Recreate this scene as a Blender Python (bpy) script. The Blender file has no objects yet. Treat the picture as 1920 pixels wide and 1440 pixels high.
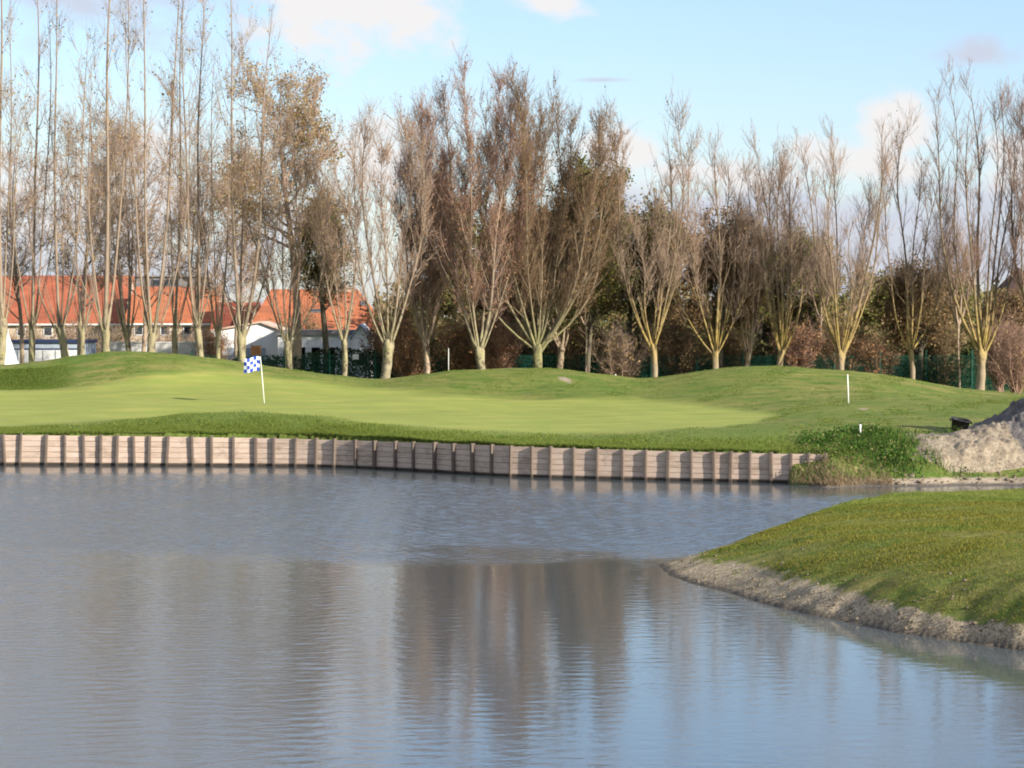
import bpy, math, random
import numpy as np
R = math.radians
rng = np.random.default_rng(7)
random.seed(7)
sc = bpy.context.scene
col = sc.collection

# ---------------------------------------------------------------- camera, world, sun, exposure
F, YH, EYE = 4800.0, 600.0, 5.0
cd = bpy.data.cameras.new('camera'); cam = bpy.data.objects.new('camera', cd); col.objects.link(cam)
cam.location = (0, 0, EYE); cam.rotation_euler = (R(90), 0, 0)
cd.sensor_width = 36; cd.lens = F/1920*36
cd.shift_y = -(720-YH)/1920
cd.clip_start = 0.5; cd.clip_end = 8000
sc.camera = cam

SUN_EL = 21.0
SUN_AZ = math.degrees(math.atan2(0.79, -0.61))       # clockwise from +Y
sd = bpy.data.lights.new('sun', 'SUN'); sun = bpy.data.objects.new('sun', sd); col.objects.link(sun)
sd.energy = 5.0; sd.angle = R(0.6); sd.color = (1.0, 0.93, 0.82)
sun.rotation_euler = (R(90-SUN_EL), 0, R(180-SUN_AZ))
sun.location = (20, -15, 30)
sc.view_settings.view_transform = 'Standard'; sc.view_settings.look = 'None'
sc.view_settings.exposure = 0.9; sc.view_settings.gamma = 1; sc.view_settings.use_curve_mapping = False
sc.cycles.max_bounces = 5; sc.cycles.diffuse_bounces = 2; sc.cycles.glossy_bounces = 2
sc.cycles.transparent_max_bounces = 4; sc.cycles.filter_width = 1.9
sc.cycles.use_adaptive_sampling = True

class NT:
    """small node-tree helper"""
    def __init__(s, tree): s.t = tree; s.t.nodes.clear()
    def n(s, kind, **kw):
        nd = s.t.nodes.new(kind)
        for k, v in kw.items(): setattr(nd, k, v)
        return nd
    def l(s, a, b): s.t.links.new(a, b)
    def put(s, sock, v):
        if hasattr(v, 'is_linked') or isinstance(v, bpy.types.NodeSocket): s.l(v, sock)
        else: sock.default_value = v
    def math(s, op, a, b=None, c=None, clamp=False):
        nd = s.n('ShaderNodeMath', operation=op, use_clamp=clamp)
        s.put(nd.inputs[0], a)
        if b is not None: s.put(nd.inputs[1], b)
        if c is not None: s.put(nd.inputs[2], c)
        return nd.outputs[0]
    def noise(s, vec, scale, detail=4, rough=.55, dist=0, out=0):
        nd = s.n('ShaderNodeTexNoise'); s.l(vec, nd.inputs['Vector'])
        nd.inputs['Scale'].default_value = scale; nd.inputs['Detail'].default_value = detail
        nd.inputs['Roughness'].default_value = rough; nd.inputs['Distortion'].default_value = dist
        return nd.outputs[out]
    def mapr(s, v, a, b, c=0, d=1, smooth=True):
        nd = s.n('ShaderNodeMapRange'); nd.interpolation_type = 'SMOOTHSTEP' if smooth else 'LINEAR'
        s.put(nd.inputs[0], v)
        for i, x in enumerate((a, b, c, d)): nd.inputs[i+1].default_value = x
        return nd.outputs[0]
    def mix(s, f, a, b, blend='MIX'):
        nd = s.n('ShaderNodeMix', data_type='RGBA', blend_type=blend)
        s.put(nd.inputs[0], f)
        for sock, v in ((nd.inputs[6], a), (nd.inputs[7], b)):
            if isinstance(v, tuple): sock.default_value = (*v[:3], 1)
            else: s.l(v, sock)
        return nd.outputs[2]
    def ramp(s, f, stops):
        nd = s.n('ShaderNodeValToRGB'); s.l(f, nd.inputs[0]); e = nd.color_ramp.elements
        while len(e) < len(stops): e.new(0.5)
        for el, (p, c) in zip(e, stops): el.position = p; el.color = (*c, 1)
        return nd.outputs[0]

w = bpy.data.worlds.new('World'); sc.world = w; w.use_nodes = True
n = NT(w.node_tree)
sky = n.n('ShaderNodeTexSky', sky_type='NISHITA', sun_disc=False, sun_elevation=R(SUN_EL), sun_rotation=R(SUN_AZ),
          air_density=1.0, dust_density=0.6, ozone_density=1.6)
tc = n.n('ShaderNodeTexCoord'); D0 = tc.outputs['Generated']
sp = n.n('ShaderNodeSeparateXYZ'); n.l(D0, sp.inputs[0])
hyp = n.math('SQRT', n.math('ADD', n.math('MULTIPLY', sp.outputs[0], sp.outputs[0]), n.math('MULTIPLY', sp.outputs[1], sp.outputs[1])))
az = n.math('MULTIPLY', n.math('ARCTAN2', sp.outputs[0], sp.outputs[1]), 180/math.pi)      # degrees, 0 = +Y
el = n.math('MULTIPLY', n.math('ARCTAN2', sp.outputs[2], hyp), 180/math.pi)
cv = n.n('ShaderNodeCombineXYZ'); n.l(az, cv.inputs[0]); n.l(n.math('MULTIPLY', el, 1.5), cv.inputs[1])
cn = n.noise(cv.outputs[0], 0.55, 7, .55, .15); cn2 = n.noise(cv.outputs[0], 0.16, 6, .5)
cn_c = n.math('SUBTRACT', cn, 0.5)
def cloud(a0, e0, ra, re, soft=.8, amp=2.2):
    da = n.math('DIVIDE', n.math('SUBTRACT', az, a0), ra); de = n.math('DIVIDE', n.math('SUBTRACT', el, e0), re)
    d = n.math('SQRT', n.math('ADD', n.math('MULTIPLY', da, da), n.math('MULTIPLY', de, de)))
    d = n.math('SUBTRACT', d, n.math('MULTIPLY', cn_c, amp))
    return n.mapr(d, 1.0, 1.0-soft, 0, 1)
def deg(px, py): return math.degrees(math.atan((px-960)/F)), math.degrees(math.atan((YH-py)/F))
blue = n.mix(1.0, sky.outputs[0], (.35, .75, 1.9), 'ADD')       # thin high veil
white = [cloud(*deg(660, -25), 3.0, 2.3, .55, 2.4), cloud(*deg(1680, 245), 1.5, .95, .6, 2.6), cloud(*deg(1600, 310), 2.4, .75, .8, 2.6), cloud(*deg(1350, 330), 2.6, .6, .9, 3.0),
         cloud(*deg(700, 310), 2.1, 1.2, 1.0, 3.2), cloud(*deg(1130, 290), 1.7, .8, .9, 3.2), cloud(*deg(1000, -10), 1.3, .75, .8, 2.8), cloud(*deg(1910, 300), 1.4, .8, .9, 3.2),
         cloud(*deg(150, 380), 5.0, 1.9, 1.0, 3.4)]
grey = [cloud(*deg(200, -60), 7.5, 2.3, .9, 2.2), cloud(*deg(60, 470), 8.0, 2.4, .8, 3.0), cloud(*deg(1500, 470), 9.5, 2.1, .6, 2.2),
        cloud(*deg(1840, 108), 1.9, .36, 1.1, 3.2), cloud(*deg(1130, 150), .9, .08, 1.0, .6)]
def union(ms):
    o = ms[0]
    for m in ms[1:]: o = n.math('MAXIMUM', o, m)
    return o
high = n.math('MULTIPLY', n.mapr(cn2, .47, .62), n.mapr(el, 7.5, 12))                       # broken cloud higher up
side = n.math('MULTIPLY', n.mapr(az, -1, -9), n.mapr(el, 7, 11))                           # thick bank to the left
G = n.math('MULTIPLY', union(grey + [high, side]), .85)
c1 = n.mix(G, blue, (4.3, 4.5, 5.3))
c2 = n.mix(n.math('MULTIPLY', union(white), .97), c1, (6.2, 6.05, 6.0))
bg = n.n('ShaderNodeBackground'); n.l(c2, bg.inputs[0]); bg.inputs[1].default_value = 0.08
out = n.n('ShaderNodeOutputWorld'); n.l(bg.outputs[0], out.inputs[0])

# ---------------------------------------------------------------- helpers
def X(px, D): return (px-960.0)*D/F
def Z(py, D): return EYE-(py-YH)*D/F
def mat(name, build):
    m = bpy.data.materials.new(name); m.use_nodes = True
    q = NT(m.node_tree); q.out = q.n('ShaderNodeOutputMaterial'); q.b = q.n('ShaderNodeBsdfPrincipled')
    q.l(q.b.outputs[0], q.out.inputs[0]); q.tc = q.n('ShaderNodeTexCoord'); q.obj = q.tc.outputs['Object']
    q.geo = q.n('ShaderNodeNewGeometry'); q.pos = q.geo.outputs['Position']; q.rand = q.geo.outputs['Random Per Island']
    q.b.inputs['Roughness'].default_value = .85; q.b.inputs['Specular IOR Level'].default_value = .2
    build(q); return m
def bump(q, h, strength=.5, dist=.02):
    b = q.n('ShaderNodeBump'); b.inputs['Strength'].default_value = strength; b.inputs['Distance'].default_value = dist
    q.l(h, b.inputs['Height']); q.l(b.outputs[0], q.b.inputs['Normal'])
def simple(name, c1, c2=None, scale=3, rough=.85, bmp=0, stretch=None, coord='obj'):
    c2 = c2 or tuple(x*.75 for x in c1)
    def f(q):
        v = getattr(q, coord)
        if stretch:
            mp = q.n('ShaderNodeMapping'); q.l(v, mp.inputs[0]); mp.inputs['Scale'].default_value = stretch; v = mp.outputs[0]
        nz = q.noise(v, scale, 5, .6)
        q.l(q.mix(q.mapr(nz, .3, .7), c1, c2), q.b.inputs['Base Color']); q.b.inputs['Roughness'].default_value = rough
        if bmp: bump(q, nz, .6, bmp)
    return mat(name, f)

def tag(o, label=None, cat=None, group=None, kind=None):
    if label: o['label'] = label
    if cat: o['category'] = cat
    if group: o['group'] = group
    if kind: o['kind'] = kind
    return o
def empty(name, loc, rz=0, **kw):
    o = bpy.data.objects.new(name, None); o.empty_display_size = .3; o.location = loc; o.rotation_euler = (0, 0, rz)
    col.objects.link(o); return tag(o, **kw)
def meshobj(name, V, faces, m, parent=None, smooth=False, attrs=None, loc=None):
    """faces: list of arrays (n,3) or (n,4), or python list of tuples"""
    me = bpy.data.meshes.new(name); V = np.asarray(V, np.float32).reshape(-1, 3)
    if isinstance(faces, np.ndarray): faces = [faces]
    if faces and isinstance(faces[0], np.ndarray):
        faces = [f for f in faces if len(f)]
        tot = np.concatenate([np.full(len(f), f.shape[1], np.int32) for f in faces])
        idx = np.concatenate([f.reshape(-1) for f in faces]).astype(np.int32)
        me.vertices.add(len(V)); me.vertices.foreach_set('co', V.reshape(-1))
        me.loops.add(len(idx)); me.loops.foreach_set('vertex_index', idx)
        me.polygons.add(len(tot)); st = np.concatenate([[0], np.cumsum(tot)[:-1]]).astype(np.int32)
        me.polygons.foreach_set('loop_start', st); me.polygons.foreach_set('loop_total', tot)
    else:
        me.from_pydata(V.tolist(), [], [tuple(f) for f in faces])
    me.update(calc_edges=True)
    if smooth: me.polygons.foreach_set('use_smooth', [True]*len(me.polygons))
    for k, a in (attrs or {}).items():
        at = me.attributes.new(k, 'FLOAT', 'POINT'); at.data.foreach_set('value', np.asarray(a, np.float32).reshape(-1))
    me.materials.append(m)
    o = bpy.data.objects.new(name, me); col.objects.link(o)
    if parent is not None: o.parent = parent
    if loc is not None: o.location = loc
    return o
class MB:
    def __init__(s): s.v = []; s.f = []
    def add(s, V, Fc):
        b = len(s.v); s.v += [tuple(p) for p in V]; s.f += [tuple(b+i for i in f) for f in Fc]; return s
    def box(s, x0, x1, y0, y1, z0, z1, tf=None):
        V = [(x, y, z) for z in (z0, z1) for y in (y0, y1) for x in (x0, x1)]
        if tf: V = [tf(p) for p in V]
        return s.add(V, [(0, 2, 3, 1), (4, 5, 7, 6), (0, 1, 5, 4), (1, 3, 7, 5), (3, 2, 6, 7), (2, 0, 4, 6)])
    def prism(s, poly, y0, y1):        # polygon in x,z extruded along y
        k = len(poly); V = [(x, y0, z) for x, z in poly]+[(x, y1, z) for x, z in poly]
        return s.add(V, [tuple(range(k)), tuple(range(2*k-1, k-1, -1))]+[((i+1) % k, i, k+i, k+(i+1) % k) for i in range(k)])
    def prismx(s, poly, x0, x1):       # polygon in y,z extruded along x
        k = len(poly); V = [(x0, y, z) for y, z in poly]+[(x1, y, z) for y, z in poly]
        return s.add(V, [tuple(range(k-1, -1, -1)), tuple(range(k, 2*k))]+[(i, (i+1) % k, k+(i+1) % k, k+i) for i in range(k)])
    def tube(s, pts, rad, sides=8, cap=True):
        pts = np.asarray(pts, float); k = len(pts); rad = np.broadcast_to(rad, (k,))
        V, Fc = tubes(pts[None], rad[None], sides)
        s.add(V, Fc.tolist())
        if cap:
            b = len(s.v)-k*sides; s.f += [tuple(b+i for i in range(sides-1, -1, -1)), tuple(b+(k-1)*sides+i for i in range(sides))]
        return s
    def build(s, name, m, parent=None, smooth=False, loc=None): return meshobj(name, s.v, s.f, m, parent, smooth, None, loc)

def norm(v): return v/np.maximum(np.linalg.norm(v, axis=-1, keepdims=True), 1e-9)
def tubes(P, rad, sides):
    """P (N,n,3), rad (N,n) -> verts, quads"""
    N, k, _ = P.shape
    T = np.empty_like(P); T[:, 1:-1] = P[:, 2:]-P[:, :-2]; T[:, 0] = P[:, 1]-P[:, 0]; T[:, -1] = P[:, -1]-P[:, -2]; T = norm(T)
    ref = np.array([.31, .94, .12]); A = norm(np.cross(T, ref)); B = np.cross(T, A)
    a = np.arange(sides)*2*np.pi/sides
    V = P[:, :, None]+rad[:, :, None, None]*(A[:, :, None]*np.cos(a)[:, None]+B[:, :, None]*np.sin(a)[:, None])
    i = np.arange(N)[:, None, None]*k*sides; j = np.arange(k-1)[None, :, None]*sides; s = np.arange(sides)[None, None]
    s2 = (s+1) % sides
    q = np.stack([i+j+s, i+j+s2, i+j+sides+s2, i+j+sides+s], -1).reshape(-1, 4)
    return V.reshape(-1, 3), q
def spikes(A, B, r):
    """thin three-sided tapered twigs"""
    N = len(A); t = norm(B-A); u = norm(np.cross(t, np.array([.2, .9, .3]))); v = np.cross(t, u)
    V = np.empty((N, 4, 3))
    for k in range(3):
        an = k*2*np.pi/3; V[:, k] = A+r[:, None]*(u*np.cos(an)+v*np.sin(an))
    V[:, 3] = B; b = np.arange(N)[:, None]*4
    f = np.concatenate([b+np.array([0, 1, 3]), b+np.array([1, 2, 3]), b+np.array([2, 0, 3])])
    return V.reshape(-1, 3), f
class Acc:
    def __init__(s): s.V = []; s.F = []; s.n = 0
    def add(s, vf):
        V, f = vf; s.V.append(V); s.F.append(f+s.n); s.n += len(V)
    def build(s, name, m, parent, smooth=False):
        if not s.n: return None
        return meshobj(name, np.concatenate(s.V), s.F, m, parent, smooth)
def sample(P, rad, idx, t):
    """point, tangent and radius at parameter t (0..1) of polyline idx"""
    k = P.shape[1]; f = np.clip(t, 0, .999)*(k-1); i = f.astype(int); fr = (f-i)[:, None]
    a = P[idx, i]; b = P[idx, i+1]
    return a*(1-fr)+b*fr, norm(b-a), rad[idx, i]*(1-fr[:, 0])+rad[idx, i+1]*fr[:, 0]
def grow(A, d, L, seg, up, wob):
    N = len(A); P = np.empty((N, seg+1, 3)); P[:, 0] = A
    for i in range(seg):
        d = norm(d+np.array([0, 0, up])/seg+rng.normal(0, wob, (N, 3)))
        P[:, i+1] = P[:, i]+d*(L/seg)[:, None]
    return P
def off_dir(t, ang):
    """rotate tangent t away by ang (radians) in a random direction"""
    N = len(t); r = rng.normal(size=(N, 3)); s = norm(r-(r*t).sum(1, keepdims=True)*t)
    return norm(t*np.cos(ang)[:, None]+s*np.sin(ang)[:, None])
def leaves(C, size, flat=0):
    """small four-cornered leaves at centres C"""
    N = len(C); a = norm(rng.normal(size=(N, 3))); b = rng.normal(size=(N, 3)); b[:, 2] *= (1-flat)
    b = norm(np.cross(a, b)); s = size*(.6+.8*rng.random(N))[:, None]
    V = np.stack([C-a*s*.5, C+b*s*.32, C+a*s*.5, C-b*s*.32], 1)
    f = np.arange(N)[:, None]*4+np.arange(4)
    return V.reshape(-1, 3), f

# ---------------------------------------------------------------- ground heights
U_W = np.array([-400, 0, 250, 480, 580, 640, 700, 780, 860, 950, 1030, 1100, 1200, 1330, 1470, 1560])
Y_W = np.array([871, 872, 873.2, 874, 875.4, 877, 879.3, 883.6, 888.8, 893.8, 896.2, 897.8, 900.2, 903, 905.8, 907.3])
D_W = F*EYE/(Y_W-YH)
Y_T = np.array([813, 815, 817.5, 820.5, 823, 825, 827, 829.5, 832.5, 836, 839, 841, 844, 847.5, 850.5, 852])
Z_T = EYE-(Y_T-YH)*D_W/F
def Dw(u): return np.interp(u, U_W, D_W)
def Zt(u): return np.interp(u, U_W, Z_T)
def vn(x, y, s=1.0, seed=0):
    """cheap smooth value noise made of sines"""
    o = 0
    r = np.random.default_rng(seed)
    for k in range(6):
        a = r.uniform(0, 6.28); f = s*(1.0+.45*k); p = r.uniform(0, 6.28)
        o = o+np.sin(f*(x*math.cos(a)+y*math.sin(a))+p)/(1+.4*k)
    return o/3.0
UC = np.array([0, 60, 150, 220, 300, 400, 450, 520, 600, 700, 720, 760, 850, 960, 1050, 1150, 1205, 1260, 1350, 1430, 1500, 1600, 1700, 1800, 1900, 2100])
YC = np.array([690, 681, 667, 658, 659, 671, 683, 695, 704, 716, 717, 712, 698, 691, 695, 708, 717, 708, 695, 689, 691, 700, 718, 736, 752, 760])
_TU = np.arange(-600, 2600, 5.0)
def sm(u, xs, v, sg=26):
    f = np.interp(_TU, xs, v); k = np.exp(-.5*(np.arange(-16, 17)*5.0/sg)**2); k /= k.sum()
    f = np.convolve(np.pad(f, 16, mode='edge'), k, 'valid'); return np.interp(u, _TU, f)
def north(x, y):
    u = 960+F*x/np.maximum(y, 20)
    dw = Dw(u); zt = Zt(u)+.02
    shore = np.clip((u-1466)/14, 0, 1)
    k0y, k0z = dw+.12, zt
    c = lambda xs, v: sm(u, xs, v, 40)
    k1y = c([0, 250, 430, 550, 700, 850, 1000, 1400, 1600], [90.5, 91, 92.5, 91, 88.5, 87, 85.5, 85, 86])
    k1z = EYE-(c([0, 150, 250, 350, 430, 550, 700, 850, 1000, 1200, 1400, 1600, 1750], [806, 799, 786, 771, 766, 772, 791, 810, 815, 816, 809, 806, 812])-YH)*k1y/F
    k2y = 97.5+0*u; k2z = EYE-(c([0, 430, 700, 1000, 1400, 1600, 1800], [782, 786, 786, 790, 790, 784, 786])-YH)*k2y/F
    k3y = 107+0*u; k3z = EYE-(c([0, 480, 700, 1000, 1400, 1600, 1800], [756, 760, 758, 768, 766, 756, 765])-YH)*k3y/F
    k4y = 114.5+0*u; k4z = EYE-(c([0, 170, 300, 480, 700, 820, 960, 1100, 1200, 1300, 1430, 1600, 1800], [730, 732, 724, 727, 738, 742, 746, 744, 746, 738, 728, 729, 750])-YH)*k4y/F
    k5y = 122+0*u; k5z = EYE-(sm(u, UC, YC, 24)-YH)*k5y/F
    k6y = 129.5+0*u; k6z = 1.12+0*u
    ky = [k0y, k1y, k2y, k3y, k4y, k5y, k6y]; k5z = k5z+.30
    kz = [k0z, k1z, k2z, k3z, k4z, k5z, k6z]
    def lin(yy):
        z = np.where(yy <= ky[0], kz[0], kz[-1])
        for i in range(6):
            t = np.clip((yy-ky[i])/(ky[i+1]-ky[i]), 0, 1)
            z = np.where((yy > ky[i]) & (yy <= ky[i+1]), kz[i]*(1-t)+kz[i+1]*t, z)
        return z
    offs = np.linspace(-2.6, 2.6, 9); wts = np.cos(offs/2.6*1.35); z = 0
    for o_, w_ in zip(offs, wts): z = z+lin(y+o_)*w_
    z = z/wts.sum()
    z = z+(.06*vn(x, y, .9, 1)+.05*vn(x, y, .45, 8))*np.clip((y-dw)/4, 0, 1)+.012*vn(x, y, 3.2, 2)
    # steep grassy hollow on the left mound
    z = z-.40*np.exp(-((u-30)/105)**2-((y-117.0)/1.8)**2)
    # the wall side: drop straight down behind the planks; the shore side: a real bank
    drop = np.clip((y-dw-.10)/.12, 0, 1)
    zw = -1.6+(z+1.6)*drop
    t = np.clip((y-(np.interp(u, [1460, 1490, 1550, 1640, 1800], [78.5, 77.5, 76.6, 76.9, 77.3])+.15*np.sin(x*1.9)+.08*np.sin(x*4.3)))/np.interp(u, [1480, 1560, 1660], [2.2, 2.6, 3.8]), -1, 1)
    prof = np.where(t > 0, np.sin(np.clip(t, 0, 1)*np.pi/2)**1.15, t*1.2)
    zb = np.minimum(z, -.02+prof*(z+.02))+.05*vn(x, y, 4, 3)*np.clip(t*3, 0, 1)*np.clip(1.4-t, 0, 1)
    zb = zb+.30*np.exp(-((u-1610)/70)**2-((y-81.6)/1.6)**2)
    return zw*(1-shore)+zb*shore
SPIT = np.array([(2.95, 52.3), (3.05, 50.2), (3.5, 48.4), (4.15, 46.2), (4.95, 43.6), (5.7, 42.0), (6.4, 40.6), (7.3, 39.2), (8.4, 38.0), (10.5, 36.2), (14, 33.5), (22, 29), (60, 20),
                 (160, 20), (160, 70), (60, 69), (16, 68.2), (11, 68.3), (9.1, 67.6), (7.7, 65.2), (6.3, 61.0), (5.2, 57.6), (4.2, 55.0)])
def poly_sd(x, y, P):
    d = np.full(x.shape, 1e9); ins = np.zeros(x.shape, bool); k = len(P)
    for i in range(k):
        ax, ay = P[i]; bx, by = P[(i+1) % k]; ex, ey = bx-ax, by-ay
        t = np.clip(((x-ax)*ex+(y-ay)*ey)/(ex*ex+ey*ey), 0, 1)
        d = np.minimum(d, (x-ax-t*ex)**2+(y-ay-t*ey)**2)
        cr = ((ay > y) != (by > y)) & (x < ex*(y-ay)/(by-ay+1e-12)+ax); ins ^= cr
    d = np.sqrt(d); return np.where(ins, d, -d)
def spit(x, y):
    sdv = poly_sd(x, y, SPIT)+.10*vn(x, y, 2.3, 4)+.05*vn(x, y, 6.5, 5)
    top = np.interp(x, [2.9, 4.2, 5.2, 6.5, 8, 10, 14, 30], [.22, .42, .64, .86, 1.02, 1.12, 1.2, 1.3])
    far = np.clip((y-50)/8, 0, 1)
    reach = np.interp(x, [3, 5, 8, 12], [1.6, 2.0, 2.2, 2.0])*(1-far)+1.9*far
    t = sdv/reach
    top = top*(1-.47*np.clip((y-47)/17, 0, 1))
    z = np.where(t > 0, top*(1-np.exp(-2.3*t))*1.03, t*.6)
    z = z+np.clip(sdv, 0, 1)*(.045*vn(x, y, 1.1, 6)+.02*vn(x, y, 3.7, 7))
    return np.maximum(z, -1.6), sdv
def height(x, y):
    zn = north(x, y); zs, sdv = spit(x, y)
    z = np.where(y > 72, np.maximum(zn, zs), np.maximum(zs, -1.6))
    z = np.where((y > 74), np.maximum(zn, zs), z)
    ys = 13+1.2*np.sin(x*.12)
    z = np.maximum(z, np.clip((ys-y)/7, -1.6, 1)*3.3)
    z = np.maximum(z, np.clip((-x-75)/3, -1.6, 1)*1.2)
    z = np.where(y > 140, 1.12, z)
    return np.maximum(z, -1.6), sdv

def axis(parts):
    return np.unique(np.concatenate([np.round(p, 4) for p in parts]))
xs = axis([np.array([-3000, -1500, -800, -400, -250, -160, -110]), np.arange(-90, -24, 3.0), np.arange(-24, 2.4, .22), np.arange(2.4, 11, .085), np.arange(11, 22, .16), np.arange(22, 70, 3.0), np.array([80, 110, 160, 250, 400, 800, 1500, 3000])])
ys_ = axis([np.array([-400, -150, -60, -25]), np.arange(-12, 16, 1.0), np.arange(16, 37, 1.0), np.arange(37, 69, .12), np.arange(69, 75, .5), np.arange(75, 92, .13), np.arange(92, 131, .32), np.arange(132, 160, 3.0), np.array([175, 200, 250, 350, 500, 800, 1300, 2200, 4000, 7000])])
GX, GY = np.meshgrid(xs, ys_)
GZ, SD = height(GX, GY)
u_ = 960+F*GX/np.maximum(GY, 20)
# what grows where (mown green, rough, bare mud, sand): these are properties of the turf itself
py = YH+F*(EYE-GZ)/np.maximum(GY, 20)
wob = 3.0*vn(GX, GY, .5, 11)+1.5*vn(GX, GY, 1.7, 12)
front = np.interp(u_, [-100, 0, 150, 250, 350, 430, 550, 700, 850, 1000, 1200, 1350, 1430, 1460], [91.6, 91.6, 91.8, 92.4, 93.5, 94.5, 93.0, 89.8, 87.8, 86.4, 86.4, 90, 97, 101])
back = np.interp(u_, [-100, 0, 170, 300, 480, 600, 700, 850, 1000, 1200, 1350, 1430, 1460], [114.6, 114.6, 114.8, 117, 118.5, 118, 117, 114.5, 112.5, 113, 108, 103, 101])
green = np.clip((GY-front+.25*wob)/3.0+.5, 0, 1)*np.clip((back-GY+.4*wob)/3.0+.5, 0, 1)*(u_ < 1465)
rough = np.exp(-((u_-30)/115)**4-((GY-117.4)/2.3)**4)+.85*(GY > Dw(u_))*np.clip((front-GY)/1.5, 0, 1)*(u_ < 1480)*(GY < 96)
mud = np.clip(1-(SD-.05)/np.interp(GX, [3, 4.5, 6.5, 9], [1.2, 1.5, .62, .36]), 0, 1)*(GY < 56)*(GY > 20)
wet = np.clip(1-(GZ-.035)/.035, 0, 1)
sand = np.zeros_like(GZ)
sand = np.maximum(sand, ((GY > 76) & (GY < 90))*np.clip((u_-1490)/60, 0, 1)*np.clip((.30-GZ)/.2, 0, 1))
sand = np.maximum(sand, .95*np.exp(-((u_-1712)/44)**4-((GY-84.3)/1.3)**4))
sand = np.maximum(sand, .9*np.exp(-((u_-1830)/100)**4-((GY-82.5)/4.2)**4))
sand = np.maximum(sand, .62*np.exp(-((u_-1618)/18)**2-((GY-104.2)/.9)**2)+.4*np.exp(-((u_-1590)/14)**2-((GY-100)/.6)**2)+.42*np.exp(-((u_-1700)/60)**2-((GY-99.5)/2.2)**2))
sand = np.maximum(sand, .45*np.exp(-((u_-992)/16)**2-((GY-115.2)/.6)**2)+.7*np.exp(-((u_-1060-(118.6-GY)*14)/18)**2-((GY-118.6)/1.0)**2))
dry = np.clip(.55+.5*vn(GX, GY, .35, 14), 0, 1)*(GY > 60)+np.clip(.8-.5*np.exp(-((GY-64)/5)**2)*2+.25*vn(GX, GY, .8, 15), 0, 1)*(GY <= 60)
nx_, ny_ = len(xs), len(ys_)
ii = (np.arange(ny_-1)[:, None]*nx_+np.arange(nx_-1)[None]).reshape(-1)
quads = np.stack([ii, ii+1, ii+nx_+1, ii+nx_], 1)

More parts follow.
